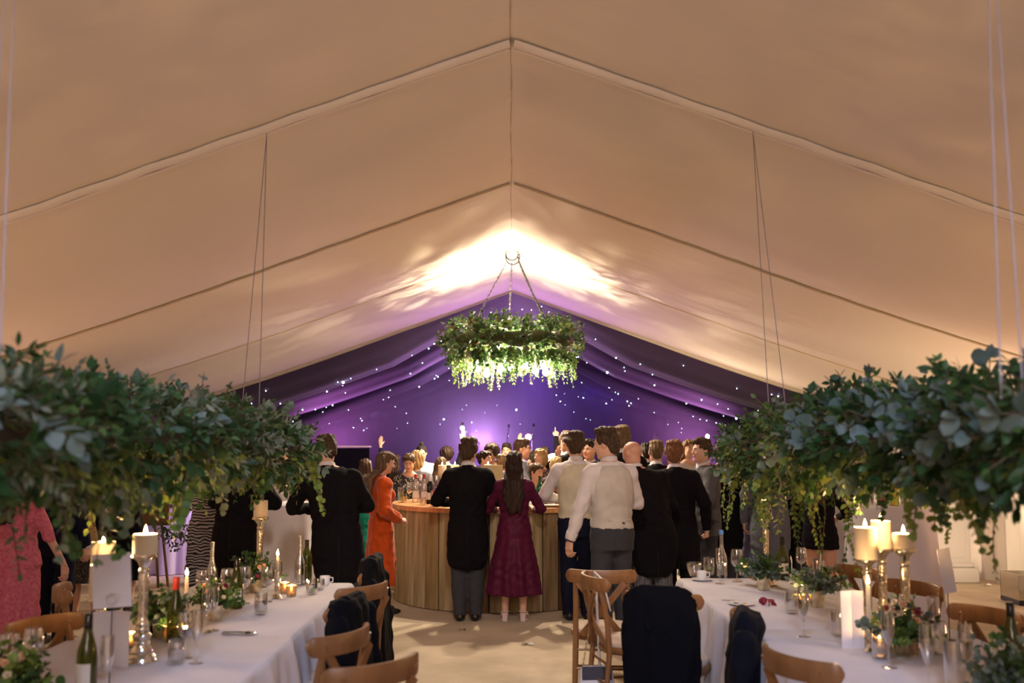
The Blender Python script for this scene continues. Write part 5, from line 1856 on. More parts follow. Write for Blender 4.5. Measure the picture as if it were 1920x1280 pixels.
def person(label, x, y, rz, top, sex='m', outfit=('suit',), hair=('short', 'brown'), skin='a', arms=('down', 'down'), head=(0, 0, 0), lean=(0, 0),
           vox=0.014, colors=None, width=1.0, feet=0.10, group=None, legs_apart=None, targets=None, holds=None, zoff=0.0, belly=0.0, brow=True):
    C = dict(coat=BLACK, trousers=CHAR, shirt=WHITE, vest=CREAM, dress=MAROON, shoes=LEATHER)
    C.update(colors or {})
    s = (top - zoff) / 1.78
    root = thing('person', (x, y, zoff), label, 'person', group, rz)
    root.scale = (s, s, s)
    lx, ly = lean
    SK = SKINS[skin]

    def off(z):
        t = np.clip((z - 0.95) / 0.55, 0, 1.3)
        return np.array([lx * t, ly * t * t])
    fem = sex == 'f'
    W = width
    if fem:
        secs = [(.78, .155, .12), (.90, .172 * W, .128), (1.0, .155 * W, .112), (1.09, .128 * W, .095), (1.18, .138 * W, .102), (1.30, .152 * W, .112), (1.40, .140 * W, .088), (1.46, .085, .06)]
        shx, shz, ra = .152 * W, 1.395, (.043, .037, .036, .026)
    else:
        secs = [(.78, .16, .12), (.92, .172 * W, .128 + belly), (1.04, .158 * W, .118 + belly), (1.14, .162 * W, .118 + belly * .8), (1.24, .172 * W, .122), (1.34, .180 * W, .122), (1.43, .165 * W, .095), (1.49, .085, .065)]
        shx, shz, ra = .178 * W, 1.405, (.054, .046, .044, .031)
    T = [(z, off(z)[0], off(z)[1] - (0.012 if z > 1.2 else 0), rx, ry) for z, rx, ry in secs]
    body = [loft([(max(z, .84), a_, b_, c_ - .012, d_ - .012) for z, a_, b_, c_, d_ in T], .03)]
    body[0]['m'] = 0
    A = {}
    for sd, arm in ((1, arms[1]), (-1, arms[0])):
        tg, pole, fd, pn, hk = ARMS[arm] if isinstance(arm, str) else arm
        m3 = lambda v: np.array([v[0] * sd, v[1], v[2]], float)
        sh = np.array([shx * sd + off(shz)[0], off(shz)[1] - .01, shz])
        tw = m3(tg) + np.array([*(off(1.3) * (0.5 if tg[2] < 1.0 else 0.9)), 0])
        e, w = ik(sh, tw, .295, .265, m3(pole))
        A[sd] = (sh, e, w, m3(fd), m3(pn), hk)
        body += [rc((off(1.5)[0], off(1.5)[1] - .015, 1.475), sh + np.array([-.02 * sd, 0, .012]), .052, .042 if not fem else .036, .05),
                 el(sh, (.055, .056, .055) if not fem else (.046, .048, .046), k=.05), rc(sh, e, ra[0], ra[1], .035), rc(e, w, ra[2], ra[3], .02)]
    G = {}
    fa = legs_apart or (feet, feet)
    for sd, fx in ((1, fa[1]), (-1, fa[0])):
        hp = np.array([.088 * sd, 0, .90])
        kn = np.array([(fx * .5 + .045) * sd, .025, .49])
        an = np.array([fx * sd, -.02, .085])
        G[sd] = (hp, kn, an)
        body += [rc(hp, kn, .086, .056, .03), rc(kn, an + [0, 0, 0], .056, .036, .02), el((kn * .6 + an * .4) + np.array([0, -.025, 0]), (.05, .05, .12), k=.03),
                 rc(an + [0, -.02, -.045], an + [.015 * sd, .15, -.055], .036, .030, .03)]
    # ---------------- head
    hb = np.array([off(1.5)[0] * 1.1, off(1.5)[1] * 1.15 + .0, 1.478 if not fem else 1.475])
    Rh = np.array(Euler((R(head[1]), R(head[2]), R(head[0])), 'XYZ').to_matrix())
    hc = hb + np.array([0, .012, .055]) + Rh @ np.array([0, .012, .112])

    def H(v):
        return hc + Rh @ np.array(v, float)
    hs = .94 if fem else 1.0

    def hel(c, r, k=.02, m=0, op='u'):
        return el(H(np.array(c) * hs), np.array(r) * hs, Rh, k, m, op)
    fw = .92 if fem else 1.0
    hd = [hel((0, -.012, .03), (.076, .097, .084)), hel((0, .022, -.03), (.060 * fw, .068, .083), .03), hel((0, .060, -.095), (.024 * fw, .022, .020), .03),
          hel((.040, -.0, -.06), (.022, .05, .04), .03), hel((-.040, -.0, -.06), (.022, .05, .04), .03),
          hel((0, .078, .026), (.046, .014, .010), .015), hel((.034, .066, -.022), (.022, .018, .02), .02), hel((-.034, .066, -.022), (.022, .018, .02), .02),
          hel((.031, .094, .006), (.017, .012, .0105), .010, 0, 's'), hel((-.031, .094, .006), (.017, .012, .0105), .010, 0, 's'),
          rc(H(np.array((0, .086, .014)) * hs), H(np.array((0, .106, -.022)) * hs), .0085, .0125, .008), hel((.011, .093, -.027), (.009, .009, .008), .006), hel((-.011, .093, -.027), (.009, .009, .008), .006),
          hel((0, .083, -.053), (.022, .010, .0065), .004, 1), hel((0, .082, -.064), (.019, .010, .007), .004, 1),
          hel((.077, -.012, -.003), (.010, .019, .031), .008), hel((-.077, -.012, -.003), (.010, .019, .031), .008),
          rc(hb + [0, .0, -.03], H((0, -.022, -.05)), .056 if not fem else .046, .052 if not fem else .044, .03)]
    Vs, Fs, Ms, nb = [], [], [], 0

    def acc(V, F, mi):
        nonlocal nb
        Vs.append(V)
        Fs.append(F + nb)
        Ms.append(mi)
        nb += len(V)
    V, F, mi = surf(body, max(vox, .017))
    acc(V, F, np.zeros(len(F), int))
    V, F, mi = surf(hd, min(vox, .0078))
    acc(V, F, mi)
    for sd in (1, -1):
        sh, e, w, fd, pn, hk = A[sd]
        V, F, mi = surf(hand_prims(w, fd, pn, sd, hk, .92 if fem else 1.0), .0052 if vox < .02 else .007)
        acc(V, F, np.zeros(len(F), int))
    # eyes and brows
    eb = MB()
    for sx in (-.031, .031):
        e0 = H(np.array((sx, .0775, .006)) * hs)
        n_ = 8
        prof = [(0.0, .0118, 3), (.0050, .0107, 3), (.0075, .0092, 2), (.0112, .004, 2), (.0118, -.002, 2)]
        vv, ff, mm = [], [], []
        for r_, yy, m_ in prof:
            for j in range(n_):
                a = 2 * math.pi * j / n_
                vv.append(e0 + Rh @ (np.array((r_ * math.cos(a), yy, r_ * math.sin(a) * .75)) * hs))
        for i in range(4):
            for j in range(n_):
                jj = (j + 1) % n_
                ff.append((i * n_ + j, i * n_ + jj, (i + 1) * n_ + jj, (i + 1) * n_ + j))
                mm.append(prof[i][2] if i else 3)
        acc(np.array(vv), np.array(ff), np.array(mm))
        if brow:
            g = 1 if sx > 0 else -1
            tb = MB().tube([H(np.array(p) * hs) for p in ((.014 * g, .093, .027), (.030 * g, .0925, .033), (.048 * g, .080, .028))], [.0035, .0042, .002], 6)
            tf = [f for f in tb.F if len(f) == 4]
            acc(np.array([tuple(v) for v in tb.V]), np.array(tf), np.full(len(tf), 4))
    HM = HAIRS.get(hair[1], HAIRS['brown'])
    obj('body', mesh_np('body', np.concatenate(Vs), np.concatenate(Fs), [SK, LIPS, EYEW, EYED, HM], np.concatenate(Ms)), root)

    # ---------------- hair
    kind = hair[0]
    hp_ = None
    sd_ = (sum(map(ord, label)) % 97) * .37
    tuft = lambda X, Y, Z: .0055 * np.sin(75 * X + 40 * Z + sd_) * np.sin(60 * Y + 30 * X) + .004 * np.sin(150 * X - 60 * Y + 25 * Z + sd_)
    if kind != 'bald':
        hp_ = [hel((0, -.022, .043), (.084, .102, .086), .02)]
        if kind == 'short':
            hp_ += [hel((0, .035, .108), (.062, .055, .030), .03), hel((0, -.02, .118), (.070, .075, .025), .03), hel((0, -.075, -.01), (.066, .045, .065), .03)]
        if kind == 'tousled':
            hp_ += [hel((.01, .03, .115), (.068, .062, .040), .03), hel((0, -.03, .12), (.078, .08, .03), .03), hel((0, -.075, -.02), (.070, .048, .075), .03), hel((.075, -.02, .04), (.02, .05, .05), .02), hel((-.075, -.02, .04), (.02, .05, .05), .02)]
        if kind in ('long', 'wavy', 'bob', 'bun', 'pony', 'curly'):
            hp_ += [hel((0, .01, .085), (.078, .082, .045), .03), hel((0, -.05, .0), (.086, .075, .095), .03)]
        if kind == 'bun':
            hp_ += [hel((0, -.125, .05), (.045, .045, .042), .015)]
        if kind == 'topknot':
            hp_ += [hel((0, -.03, .14), (.035, .035, .04), .015)]
        if kind == 'curly':
            hp_ += [hel((0, -.03, .05), (.125, .12, .12), .03)]
        if kind == 'pony':
            hp_ += [hel((0, -.13, .06), (.03, .035, .035), .02), rc(H((0, -.14, .05)), H((0, -.15, -.16)), .03, .015, .03)]
        if kind == 'bob':
            hp_ += [hel((.062, -.02, -.04), (.032, .065, .085), .03), hel((-.062, -.02, -.04), (.032, .065, .085), .03), hel((0, -.07, -.06), (.085, .055, .085), .03)]
        # cut the face and the neck free
        hp_ += [hel((0, .110, -.030), (.070 if kind in ('long', 'wavy', 'bob', 'curly') else .080, .085, .112), .012, 0, 's')]
        if kind in ('short', 'tousled', 'topknot', 'bun', 'pony'):
            hp_ += [hel((.09, .02, -.075), (.05, .10, .075), .012, 0, 's'), hel((-.09, .02, -.075), (.05, .10, .075), .012, 0, 's'), hel((0, -.05, -.155), (.12, .12, .075), .012, 0, 's')]
        sdf_obj('hair', hp_, .0085, HAIRS[hair[1] + '_s'] if kind in ('short', 'tousled', 'topknot') else HM, root, tuft)
        if kind in ('long', 'wavy'):
            ln = hair[2] if len(hair) > 2 else .42
            top_ = H((0, -.05, .02))
            z1, z0 = top_[2], top_[2] - ln
            wv = .018 if kind == 'wavy' else .005
            ty = T[5][2] - T[5][4]
            rows = [(z1, top_[0], top_[1], .088, .062), (z1 - .10, top_[0], top_[1] - .015, .092, .058), (z1 - .2, hb[0], min(top_[1] - .03, ty - .02), .105, .050), (z1 - .34, hb[0] * .9, ty - .035, .115, .042), (z0, hb[0] * .8, ty - .045, .085, .030)]
            rows = [r_ for r_ in rows if r_[0] >= z0]
            sdf_obj('hair_length', [loft(rows, .02, fold=lambda a, Z, X, Y: .05 * np.sin(14 * a + 6 * Z) + wv * 3 * np.sin(22 * Z + 3 * a))], .0105, HM, root,
                    lambda X, Y, Z: .0028 * np.sin(130 * X + 9 * np.sin(7 * Z)) + .015 * np.clip((z0 + .08 - Z) / .08, 0, 1) * (np.sin(60 * X) > .2))

    # ---------------- garments
    gv = max(vox, .0125)

    def sleeves(inf, to=1.0, k=.03, m=0, cuff=0.0):
        P = []
        for sd in (1, -1):
            sh, e, w, fd, pn, hk = A[sd]
            P += [rc((off(1.5)[0], off(1.5)[1] - .015, 1.462), sh + np.array([-.02 * sd, 0, .008]), .048 + inf * .6, (.044 if not fem else .037) + inf * .7, .05, m),
                  el(sh, np.array((.054, .056, .054)) + inf * .8 - (0.008 if fem else 0), k=.05, m=m), rc(sh, e if to >= .5 else sh + (e - sh) * to * 2, ra[0] + inf, ra[1] + inf, k, m)]
            if to > .5:
                P.append(rc(e, e + (w - e) * min(1, (to - .5) * 2) * .97, ra[2] + inf, ra[3] + inf * .8 + cuff, .02, m))
        return P
    folds = lambda amp, n, ph=0.0: (lambda a, Z, X, Y: amp * np.clip((1.0 - Z) / .5, 0, 1) * np.sin(n * a + ph + 1.2 * np.sin(3 * Z)))
    kind = outfit[0]
    def wr(X, Y, Z):
        # drag folds: soft ridges running slantwise, strongest at elbow, waist and knee heights
        e = np.exp(-((Z - 1.10) / .12) ** 2) + .8 * np.exp(-((Z - .52) / .12) ** 2) + .35
        return e * (.0042 * np.sin(26 * X + 38 * Z + 3 * np.sin(9 * Z + sd_)) * np.cos(14 * Y + 9 * X) + .0026 * np.sin(64 * Z - 30 * X + 4 * np.sin(11 * X + sd_))) + .0015 * np.sin(80 * X + 10 * Z)

    def trousers(m, z_top=1.02):
        P = [loft(shell(T, .78, z_top, .018), .03)]
        for sd in (1, -1):
            hp, kn, an = G[sd]
            P += [rc(hp, kn, .098, .078, .03), rc(kn + [0, -.012, 0], an + [0, -.01, -.005], .079, .064, .03), el((kn * .6 + an * .4) + np.array([0, -.022, 0]), (.068, .068, .16), k=.05)]
        sdf_obj('trousers', P, gv, m, root, wr)

    def shoes(m):
        for sd in (1, -1):
            an = G[sd][2]
            P = [rc(an + [0, -.045, -.045], an + [.012 * sd, .12, -.052], .042, .040, .02), el(an + [.02 * sd, .15, -.055], (.042, .075, .030), k=.02), rc(an + [0, -.02, -.02], an + [0, -.02, .03], .042, .045, .02),
                 el(an + [0, .05, -.145], (.3, .4, .06), k=.003, op='s')]
            sdf_obj('shoe', P, .011, m, root)

    def collar(m, z=1.485, r=.066):
        b = MB()
        for rr, z0, z1 in ((r, 0, .052),):
            n = 20
            V, F = [], []
            for lay, (ro, zz) in enumerate(((r + .012, 0.0), (r + .004, .05), (r - .002, .052), (r - .004, .0))):
                for j in range(n):
                    a = 2 * math.pi * j / n
                    V.append((hb[0] + ro * math.cos(a), hb[1] + .005 + ro * math.sin(a) * 1.02, z - .012 + zz * 1.15 - .022 * math.sin(a)))
            for i in range(3):
                for j in range(n):
                    jj = (j + 1) % n
                    F.append((i * n + j, i * n + jj, (i + 1) * n + jj, (i + 1) * n + j))
            b.add(V, F)
        b.obj('shirt_collar', m, root, smooth=True)
    if kind in ('tails', 'suit'):
        zb = .50 if kind == 'tails' else .77
        if kind == 'tails':
            low = [(.50, 0, -.055, .135, .075), (.53, 0, -.055, .175, .095), (.60, 0, -.05, .200, .112), (.75, 0, -.030, .208 * W, .140)]
            rows = shell([t for t in T], .92, 1.485, .027) + low
        else:
            low = [(.77, 0, -.004, .196 * W, .140 + belly), (.84, 0, -.004, .194 * W, .145 + belly)]
            rows = shell(T, .92, 1.485, .022) + low
        P = [loft(rows, .03, fold=folds(.03, 5, sd_))] + sleeves(.019)
        # lapel opening at the front
        P += [el((off(1.38)[0], off(1.38)[1] + .155, 1.40), (.045, .06, .16), k=.012, op='s')]
        P += [el((hb[0], hb[1] + .02, 1.535), (.066, .075, .06), k=.012, op='s')]
        for sd in (1, -1):
            P += [rc((hb[0] + .062 * sd, hb[1] + .01, 1.462), (hb[0] + .035 * sd, hb[1] - .052, 1.492), .020, .022, .015), rc((hb[0] + .035 * sd, hb[1] - .052, 1.492), (hb[0], hb[1] - .062, 1.497), .022, .022, .015)]
        sdf_obj('tailcoat' if kind == 'tails' else 'jacket', P, gv, C['coat'], root, wr)
        sdf_obj('shirt', [loft(shell(T, 1.10, 1.485, .008), .03)] + [rc(A[sd][2] - (A[sd][2] - A[sd][1]) * .06, A[sd][2] + (A[sd][2] - A[sd][1]) * .02, .040, .041, .01) for sd in (1, -1)], gv, C['shirt'], root)
        collar(C['shirt'])
        if len(outfit) > 1 and outfit[1] == 'tie':
            tb = MB()
            tb.tube([(off(1.45)[0], off(1.45)[1] + .105, 1.47), (off(1.4)[0], off(1.4)[1] + .128, 1.40), (off(1.2)[0], off(1.2)[1] + .146, 1.15)], .02, 6, flat=(.022, .008))
            tb.obj('tie', C.get('tie', NAVY), root, smooth=True)
        trousers(C['trousers'])
        shoes(C['shoes'])
        if kind == 'tails':
            # centre vent of the tails with its two waist buttons
            MB().tube([(0, -.125 - .02, 1.00), (0, -.165, .80), (0, -.168, .62), (0, -.150, .515)], .004, 5).obj('vent', mat('vent_edge', (.004, .003, .004), .9), root)
    elif kind == 'vest':
        P = [loft(shell(T, .955, 1.475, .022), .025)] + [el((shx * sd * 1.28 + off(1.4)[0], off(1.4)[1] - .01, 1.37), (.065, .10, .13), k=.012, op='s') for sd in (1, -1)]
        P += [el((off(1.38)[0], off(1.38)[1] + .155, 1.42), (.06, .06, .16), k=.012, op='s'), el((hb[0], hb[1] + .02, 1.545), (.068, .075, .055), k=.012, op='s')]
        v_ = sdf_obj('waistcoat', P, gv, C['vest'], root, wr)
        ky = T[2][2] - T[2][4] - .024
        MB().box((0.03, ky, 1.005), (.03, .008, .014), rot=(0, .3, 0), bev=.003).obj('back_buckle', mat('buckle_dark', (.06, .04, .03), .5), v_)
        MB().tube([(-.10, ky + .012, 1.03), (0, ky, 1.01), (.10, ky + .012, 1.03)], .005, 5).obj('back_strap', C['vest'], v_)
        sdf_obj('shirt', [loft(shell(T, .93, 1.49, .012), .03)] + sleeves(.014, cuff=.004), gv, C['shirt'], root, wr)
        collar(C['shirt'])
        trousers(C['trousers'], 1.01)
        shoes(C['shoes'])
    elif kind == 'shirt':
        sdf_obj('shirt', [loft(shell(T, .90, 1.49, .020), .03)] + sleeves(.016), gv, C['shirt'], root, wr)
        trousers(C['trousers'], 1.0)
        shoes(C['shoes'])
    elif kind == 'dress':
        # ('dress', hem height, flare at hem, sleeve 0..1, sleeve puff)
        hem, fl, sl = outfit[1], outfit[2], outfit[3]
        puff = outfit[4] if len(outfit) > 4 else 0.0
        rows = shell(T, .86, 1.455, .018)
        mid = (hem + .86) / 2
        rows += [(hem, 0, 0, .185 + fl, .145 + fl * .85), (mid, 0, 0, .190 + fl * .55, .150 + fl * .5)]
        nf = 11
        P = [loft(rows, .02, fold=folds(.05 + fl * .25, nf, sd_))]
        P += [el((off(1.3)[0] + sx * .07, off(1.3)[1] + .085, 1.285), (.068, .06, .062), k=.03) for sx in (-1, 1)]
        if sl > 0:
            P += sleeves(.012 + puff, sl, cuff=-.004)
            if puff > .02:
                P += [el(A[sd][0] + [0.01 * sd, 0, .015], (.075, .075, .062), k=.04) for sd in (1, -1)] + [rc(A[sd][1], A[sd][1] + (A[sd][2] - A[sd][1]) * .7, .065, .058, .03) for sd in (1, -1)]
        P += [el((hb[0], hb[1] + .035, 1.50), (.085, .085, .075), k=.012, op='s')]
        sdf_obj('dress', P, gv, C['dress'], root, wr)
        sdf_obj('waistband', [loft(shell(T, 1.06, 1.115, .019), .01)], gv, C.get('band', C['dress']), root)
        if C['shoes'] is SANDAL:
            for sd in (1, -1):
                an = G[sd][2]
                h_ = obj('sandal', MB().tube([an + np.array([0, -.045, -.0]), an + np.array([0, -.055, -.085])], [.036, .031], 8).box(an + np.array([.008 * sd, .06, -.072]), (.075, .21, .022), bev=.008)
                         .box(an + np.array([.01 * sd, .10, -.035]), (.085, .035, .05), bev=.012).mesh('sandal', SANDAL, False), root)
                MB().tube([an + np.array([.042 * math.cos(a), .046 * math.sin(a) - .005, .01]) for a in np.linspace(0, 6.283, 14)], .006, 5, cap=False).obj('ankle_strap', SANDAL, h_, smooth=True)
        else:
            shoes(C['shoes'])
    elif kind == 'top':
        P = [loft(shell(T, .88, 1.455, .016), .02)] + [el((off(1.3)[0] + sx * .07, off(1.3)[1] + .085, 1.285), (.068, .06, .062), k=.03) for sx in (-1, 1)] + sleeves(.012, outfit[1])
        P += [el((hb[0], hb[1] + .035, 1.50), (.085, .085, .075), k=.012, op='s')]
        sdf_obj('top', P, gv, C['dress'], root, wr)
        skirt = C.get('skirt')
        if skirt:
            sdf_obj('skirt', [loft([(.45, 0, 0, .20, .16), (.7, 0, 0, .20, .16), (.92, 0, 0, .19, .145), (1.05, 0, 0, .15, .12)], .02, fold=folds(.05, 9, sd_))], gv, skirt, root, wr)
            shoes(C['shoes'])
        else:
            trousers(C['trousers'])
            shoes(C['shoes'])
    return root, A

# ================================================================== jackets hung on the chairs, and the bag
JNAVY = fabric('jacket_navy', (0.003, 0.0035, 0.007), bump=.4, sheen=.0)
JBLUE = fabric('jacket_blue', (0.005, 0.0065, 0.013), bump=.4, sheen=.0)
JBLACK = fabric('jacket_black', (0.004, 0.0035, 0.005), bump=.4, sheen=0)


def draped(ch, label, m, low=.25, wide=.25, seed=1, back=-.275, sleeves=True, top=.905, lean=0.0, cx=0.0, sides=(-1, 1)):
    M = Matrix.Translation(ch.location) @ Euler(ch.rotation_euler).to_matrix().to_4x4()
    o = thing('hung_jacket', ch.location, label, 'jacket', 'jackets hung on chair backs', ch.rotation_euler[2])
    o.location = M @ Vector((cx, 0, 0))
    ph = seed * 1.7
    rows = [(low, lean, back - .02, wide * .92, .085), (low + .15, lean, back - .015, wide * .97, .09), (.62, lean * .6, back, wide * 1.02, .085), (.78, 0, back + .01, wide * .99, .075), (.86, 0, back + .025, wide * .95, .085), (top, 0, back + .03, wide * .82, .062)]
    P = [loft(rows, .03, fold=lambda a, Z, X, Y: .07 * np.clip((.9 - Z) / .3, 0, 1) * np.sin(7 * a + ph + 2 * np.sin(4 * Z)) + .03 * np.sin(15 * a + 3 * Z))]
    P += [rc((-wide * .6, back + .01, top - .012), (wide * .6, back + .01, top - .012), .035, .035, .03)]
    sdf_obj('jacket_body', P, .012, m, o, lambda X, Y, Z: .003 * np.sin(40 * X + 12 * Z) * np.sin(20 * Z))
    sdf_obj('collar', [rc((-.10, back + .005, top + .005), (.10, back + .005, top + .005), .026, .026, .02), rc((-.10, back, top), (-.05, back - .07, .70), .022, .016, .02), rc((.10, back, top), (.05, back - .07, .70), .022, .016, .02)], .010, m, o)
    if sleeves:
        for sx in sides:
            P = [rc((sx * wide * .90, back, .80), (sx * wide * 1.06, back - .02, .55), .062, .056, .03), rc((sx * wide * 1.06, back - .02, .55), (sx * wide * 1.02, back - .05, low + .02), .056, .050, .03)]
            s_ = sdf_obj('sleeve', P, .012, m, o, lambda X, Y, Z: .004 * np.sin(45 * Z + 20 * X))
            for k in range(3):
                MB().lathe([(0, 0), (.007, 0), (.006, .004), (0, .005)], 8).obj('cuff_button', STEEL, s_, loc=(sx * wide * 1.02, back - .10, low + .05 + k * .022), rot=(R(90), 0, 0))
    return o


draped(CH_A2, 'black coat with an upright collar hung over the chair at the far table end', JBLACK, .12, .24, 1, top=.96)
draped(CH_B, 'navy jacket hung over the chair between the two bare oak backs', JNAVY, .22, .25, 2)
draped(CH_G, 'wide dark navy jacket hiding its chair in the middle of the aisle', JNAVY, .18, .215, 3, sleeves=False)
draped(CH_H, 'blue-black jacket slung over the end-on chair beside the cloth', JBLUE, .15, .19, 4, back=-.26, cx=.17, sides=(1,))
fl_ = thing('hung_jacket', (CH_A.location.x, CH_A.location.y, 0), 'black jacket bunched on the seat behind the whole curved back', 'jacket', 'jackets hung on chair backs', CH_A.rotation_euler[2])
sdf_obj('jacket_body', [el((-.05, .02, .56), (.19, .17, .09), k=.05), el((.05, -.10, .66), (.15, .09, .14), k=.05), rc((-.12, .1, .60), (-.24, .12, .30), .06, .05, .04)], .013, JBLACK, fl_, lambda X, Y, Z: .007 * np.sin(30 * X + 20 * Z) * np.sin(25 * Y))
sdf_obj('sleeve', [rc((.12, .05, .58), (.25, .08, .32), .055, .045, .03)], .013, JBLACK, fl_)

bag = thing('shoulder_bag', (CH_F.location.x - .22, CH_F.location.y - .02, 0), 'small pale shoulder bag hanging by a white strap from a chair', 'bag')
BAGM = mat('bag_pale', (.60, .60, .70), .4)
STRAP = mat('bag_strap', (.75, .72, .74), .5)
CHN = mat('bag_chain', (.6, .45, .25), .3, metal=1.0)
sdf_obj('bag_body', [loft([(.16, 0, 0, .105, .022), (.20, 0, 0, .115, .034), (.30, 0, 0, .10, .022), (.315, 0, 0, .09, .014)], .02, pw=3.0)], .009, BAGM, bag)
MB().box((0, -.028, .275), (.19, .012, .085), bev=.005).obj('bag_flap', mat('bag_flap', (.05, .05, .08), .4), bag)
MB().tube([(.02, 0, .30), (.01, .03, .60), (.0, .02, .86), (-.01, .0, .905), (.04, -.02, .86), (.09, -.03, .66)], .012, 6, flat=(.009, .004)).obj('bag_strap', STRAP, bag, smooth=True)
chain('bag_chain', (-.09, 0, .30), (.0, .02, .80), bag, CHN, .02, .005, .002)

# ================================================================== the guests
def guest(px, top, Y, rz, label, **kw):
    x = at(px, 830, Y)[0]
    z = at(px, top, Y)[2]
    return person(label, x, Y, R(rz), z, group=kw.pop('group', 'wedding guests'), **kw)


# --- standing at the bar
guest(878, 822, 10.0, 2, 'man in a black tailcoat and grey trousers standing with his back turned at the bar', sex='m', outfit=('tails',), hair=('tousled', 'brown'),
      arms=('wide', 'wide'), head=(-14, -4, 0), vox=.0125, feet=.075, width=1.0)
guest(964, 843, 10.0, -2, 'woman in a maroon ankle-length dress with long dark hair and block-heel sandals', sex='f', outfit=('dress', .27, .10, .92, .004), hair=('long', 'dark', .55),
      arms=('bent', 'bent'), head=(0, -6, 0), vox=.0125, feet=.095, colors=dict(dress=MAROON, shoes=SANDAL))
guest(1082, 810, 10.05, 0, 'man in a cream waistcoat and white shirt with navy trousers leaning on the bar', sex='m', outfit=('vest',), hair=('tousled', 'brown'),
      arms=('wide', 'bent'), head=(-8, -8, 0), vox=.0125, feet=.085, colors=dict(trousers=NAVY, vest=CREAM), lean=(-.01, .02))
_p4, _a4 = guest(1146, 803, 8.75, 22, 'tall man in a pale waistcoat with rolled-down white sleeve and one arm hanging', sex='m', outfit=('vest',), hair=('tousled', 'brown'),
      arms=('downout', 'bent'), head=(42, -6, 0), vox=.0125, feet=.10, colors=dict(trousers=CHAR, vest=LILACW), lean=(-.02, .0))
_w = Vector(_a4[-1][2])
_ax = (Vector(_a4[-1][2]) - Vector(_a4[-1][1])).normalized()
_u = _ax.cross(Vector((0, 1, 0))).normalized()
_v = _ax.cross(_u)
MB().tube([_w + _ax * .012 + (_u * math.cos(t_) + _v * math.sin(t_)) * .036 for t_ in np.linspace(0, 6.283, 18)], .009, 6, cap=False).obj('wrist_watch', LEATHER, _p4, smooth=True)
MB().tube([_w - _ax * .055, _w - _ax * .005], [.050, .046], 16).obj('shirt_cuff', WHITE, _p4, smooth=True)
guest(1166, 800, 11.1, -10, 'tall blond man whose head shows behind the pale waistcoat', sex='m', outfit=('suit',), hair=('tousled', 'sandy'), arms=('down', 'down'), head=(-10, 0, 0), vox=.016)
guest(1222, 823, 9.5, 8, 'bald man in a long black tailcoat with striped trousers', sex='m', outfit=('tails',), hair=('bald', 'sandy'), arms=('front', 'bent'), head=(35, -12, 0),
      vox=.0125, feet=.11, width=1.14, colors=dict(trousers=STRIPE), lean=(-.14, .04), belly=.03, skin='b')
guest(1268, 827, 10.1, -6, 'young man in a black coat with his clenched hand hanging beside the laughing man', sex='m', outfit=('tails',), hair=('tousled', 'ginger'),
      arms=('front', ((.30, .02, .90), (.5, -1, 0), (.05, .15, -1), (-1, .3, 0), 'fist')), head=(-5, 0, 0), vox=.0125, lean=(-.02, 0), colors=dict(trousers=BLACK))
guest(1230, 826, 11.3, 0, 'blond short-haired man in a white collar behind the bald man', sex='m', outfit=('suit',), hair=('short', 'sandy'), arms=('front', 'front'), vox=.016)
guest(1322, 822, 10.65, 100, 'laughing man in a charcoal suit seen from his side', sex='m', outfit=('suit',), hair=('short', 'brown'), arms=('bent', 'down'), head=(8, 2, 0), vox=.0125,
      colors=dict(coat=GREYW, trousers=CHAR), lean=(0, .02))
guest(1356, 824, 11.2, -25, 'man in a black tailcoat turned away behind the laughing man', sex='m', outfit=('tails',), hair=('short', 'brown'), arms=('down', 'bent'), vox=.015)
guest(1290, 822, 13.2, 215, 'woman with long fair hair in a pale jacket facing the camera', sex='f', outfit=('top', 1.0), hair=('long', 'sandy', .38), arms=('bent', 'down'), vox=.015, head=(-20, 0, 0), colors=dict(dress=PALEJ))
# --- left of the bar
guest(636, 815, 8.85, 14, 'broad man in a long black tailcoat with bent elbows beside the cocktail table', sex='m', outfit=('tails',), hair=('short', 'brown'), arms=('wide', 'wide'), head=(30, -8, 0),
      vox=.0125, width=1.12, lean=(-.09, .03), feet=.12)
guest(716, 843, 10.4, -66, 'woman in a puffed-sleeve orange velvet dress with long brown hair at the bar', sex='f', outfit=('dress', .30, .02, .98, .022), hair=('long', 'long', .50), arms=(((.15, .17, 1.03), (.9, -.9, -.4), (-.2, 1, -.2), (-.6, 0, -.8), 'grip'), ((.16, .16, 1.02), (.9, -.9, -.4), (-.2, 1, -.2), (-.6, 0, -.8), 'grip')), head=(0, -14, 0),
      vox=.0125, colors=dict(dress=ORANGE, band=ORANGE))
guest(768, 846, 12.4, 186, 'woman in a dark dotted top looking down at the bar', sex='f', outfit=('top', 1.0), hair=('bun', 'brown'), arms=('front', 'front'), head=(-6, -22, 0), vox=.013, colors=dict(dress=DOTTY))
guest(782, 842, 12.7, 12, 'woman with a blonde bob seen from behind in a grey top', sex='f', outfit=('top', 1.0), hair=('bob', 'blonde'), arms=('front', 'front'), vox=.016, colors=dict(dress=GREYJ))
guest(790, 833, 15.2, 190, 'man in a white shirt with spiky dark hair among the dancers', sex='m', outfit=('shirt',), hair=('topknot', 'dark'), arms=('bent', 'drink'), vox=.018, head=(0, -14, 0))
guest(686, 858, 11.9, 20, 'woman in a teal dress with wavy brown hair behind the orange dress', sex='f', outfit=('dress', .45, .06, .3), hair=('wavy', 'brown', .4), arms=('front', 'front'), vox=.016, colors=dict(dress=TEAL))
guest(742, 850, 15.6, 0, 'dancer in dark clothes raising a hand behind the orange dress', sex='f', outfit=('dress', .5, .08, .9), hair=('long', 'dark', .4), arms=('raise', 'down'), vox=.018, colors=dict(dress=NAVY))
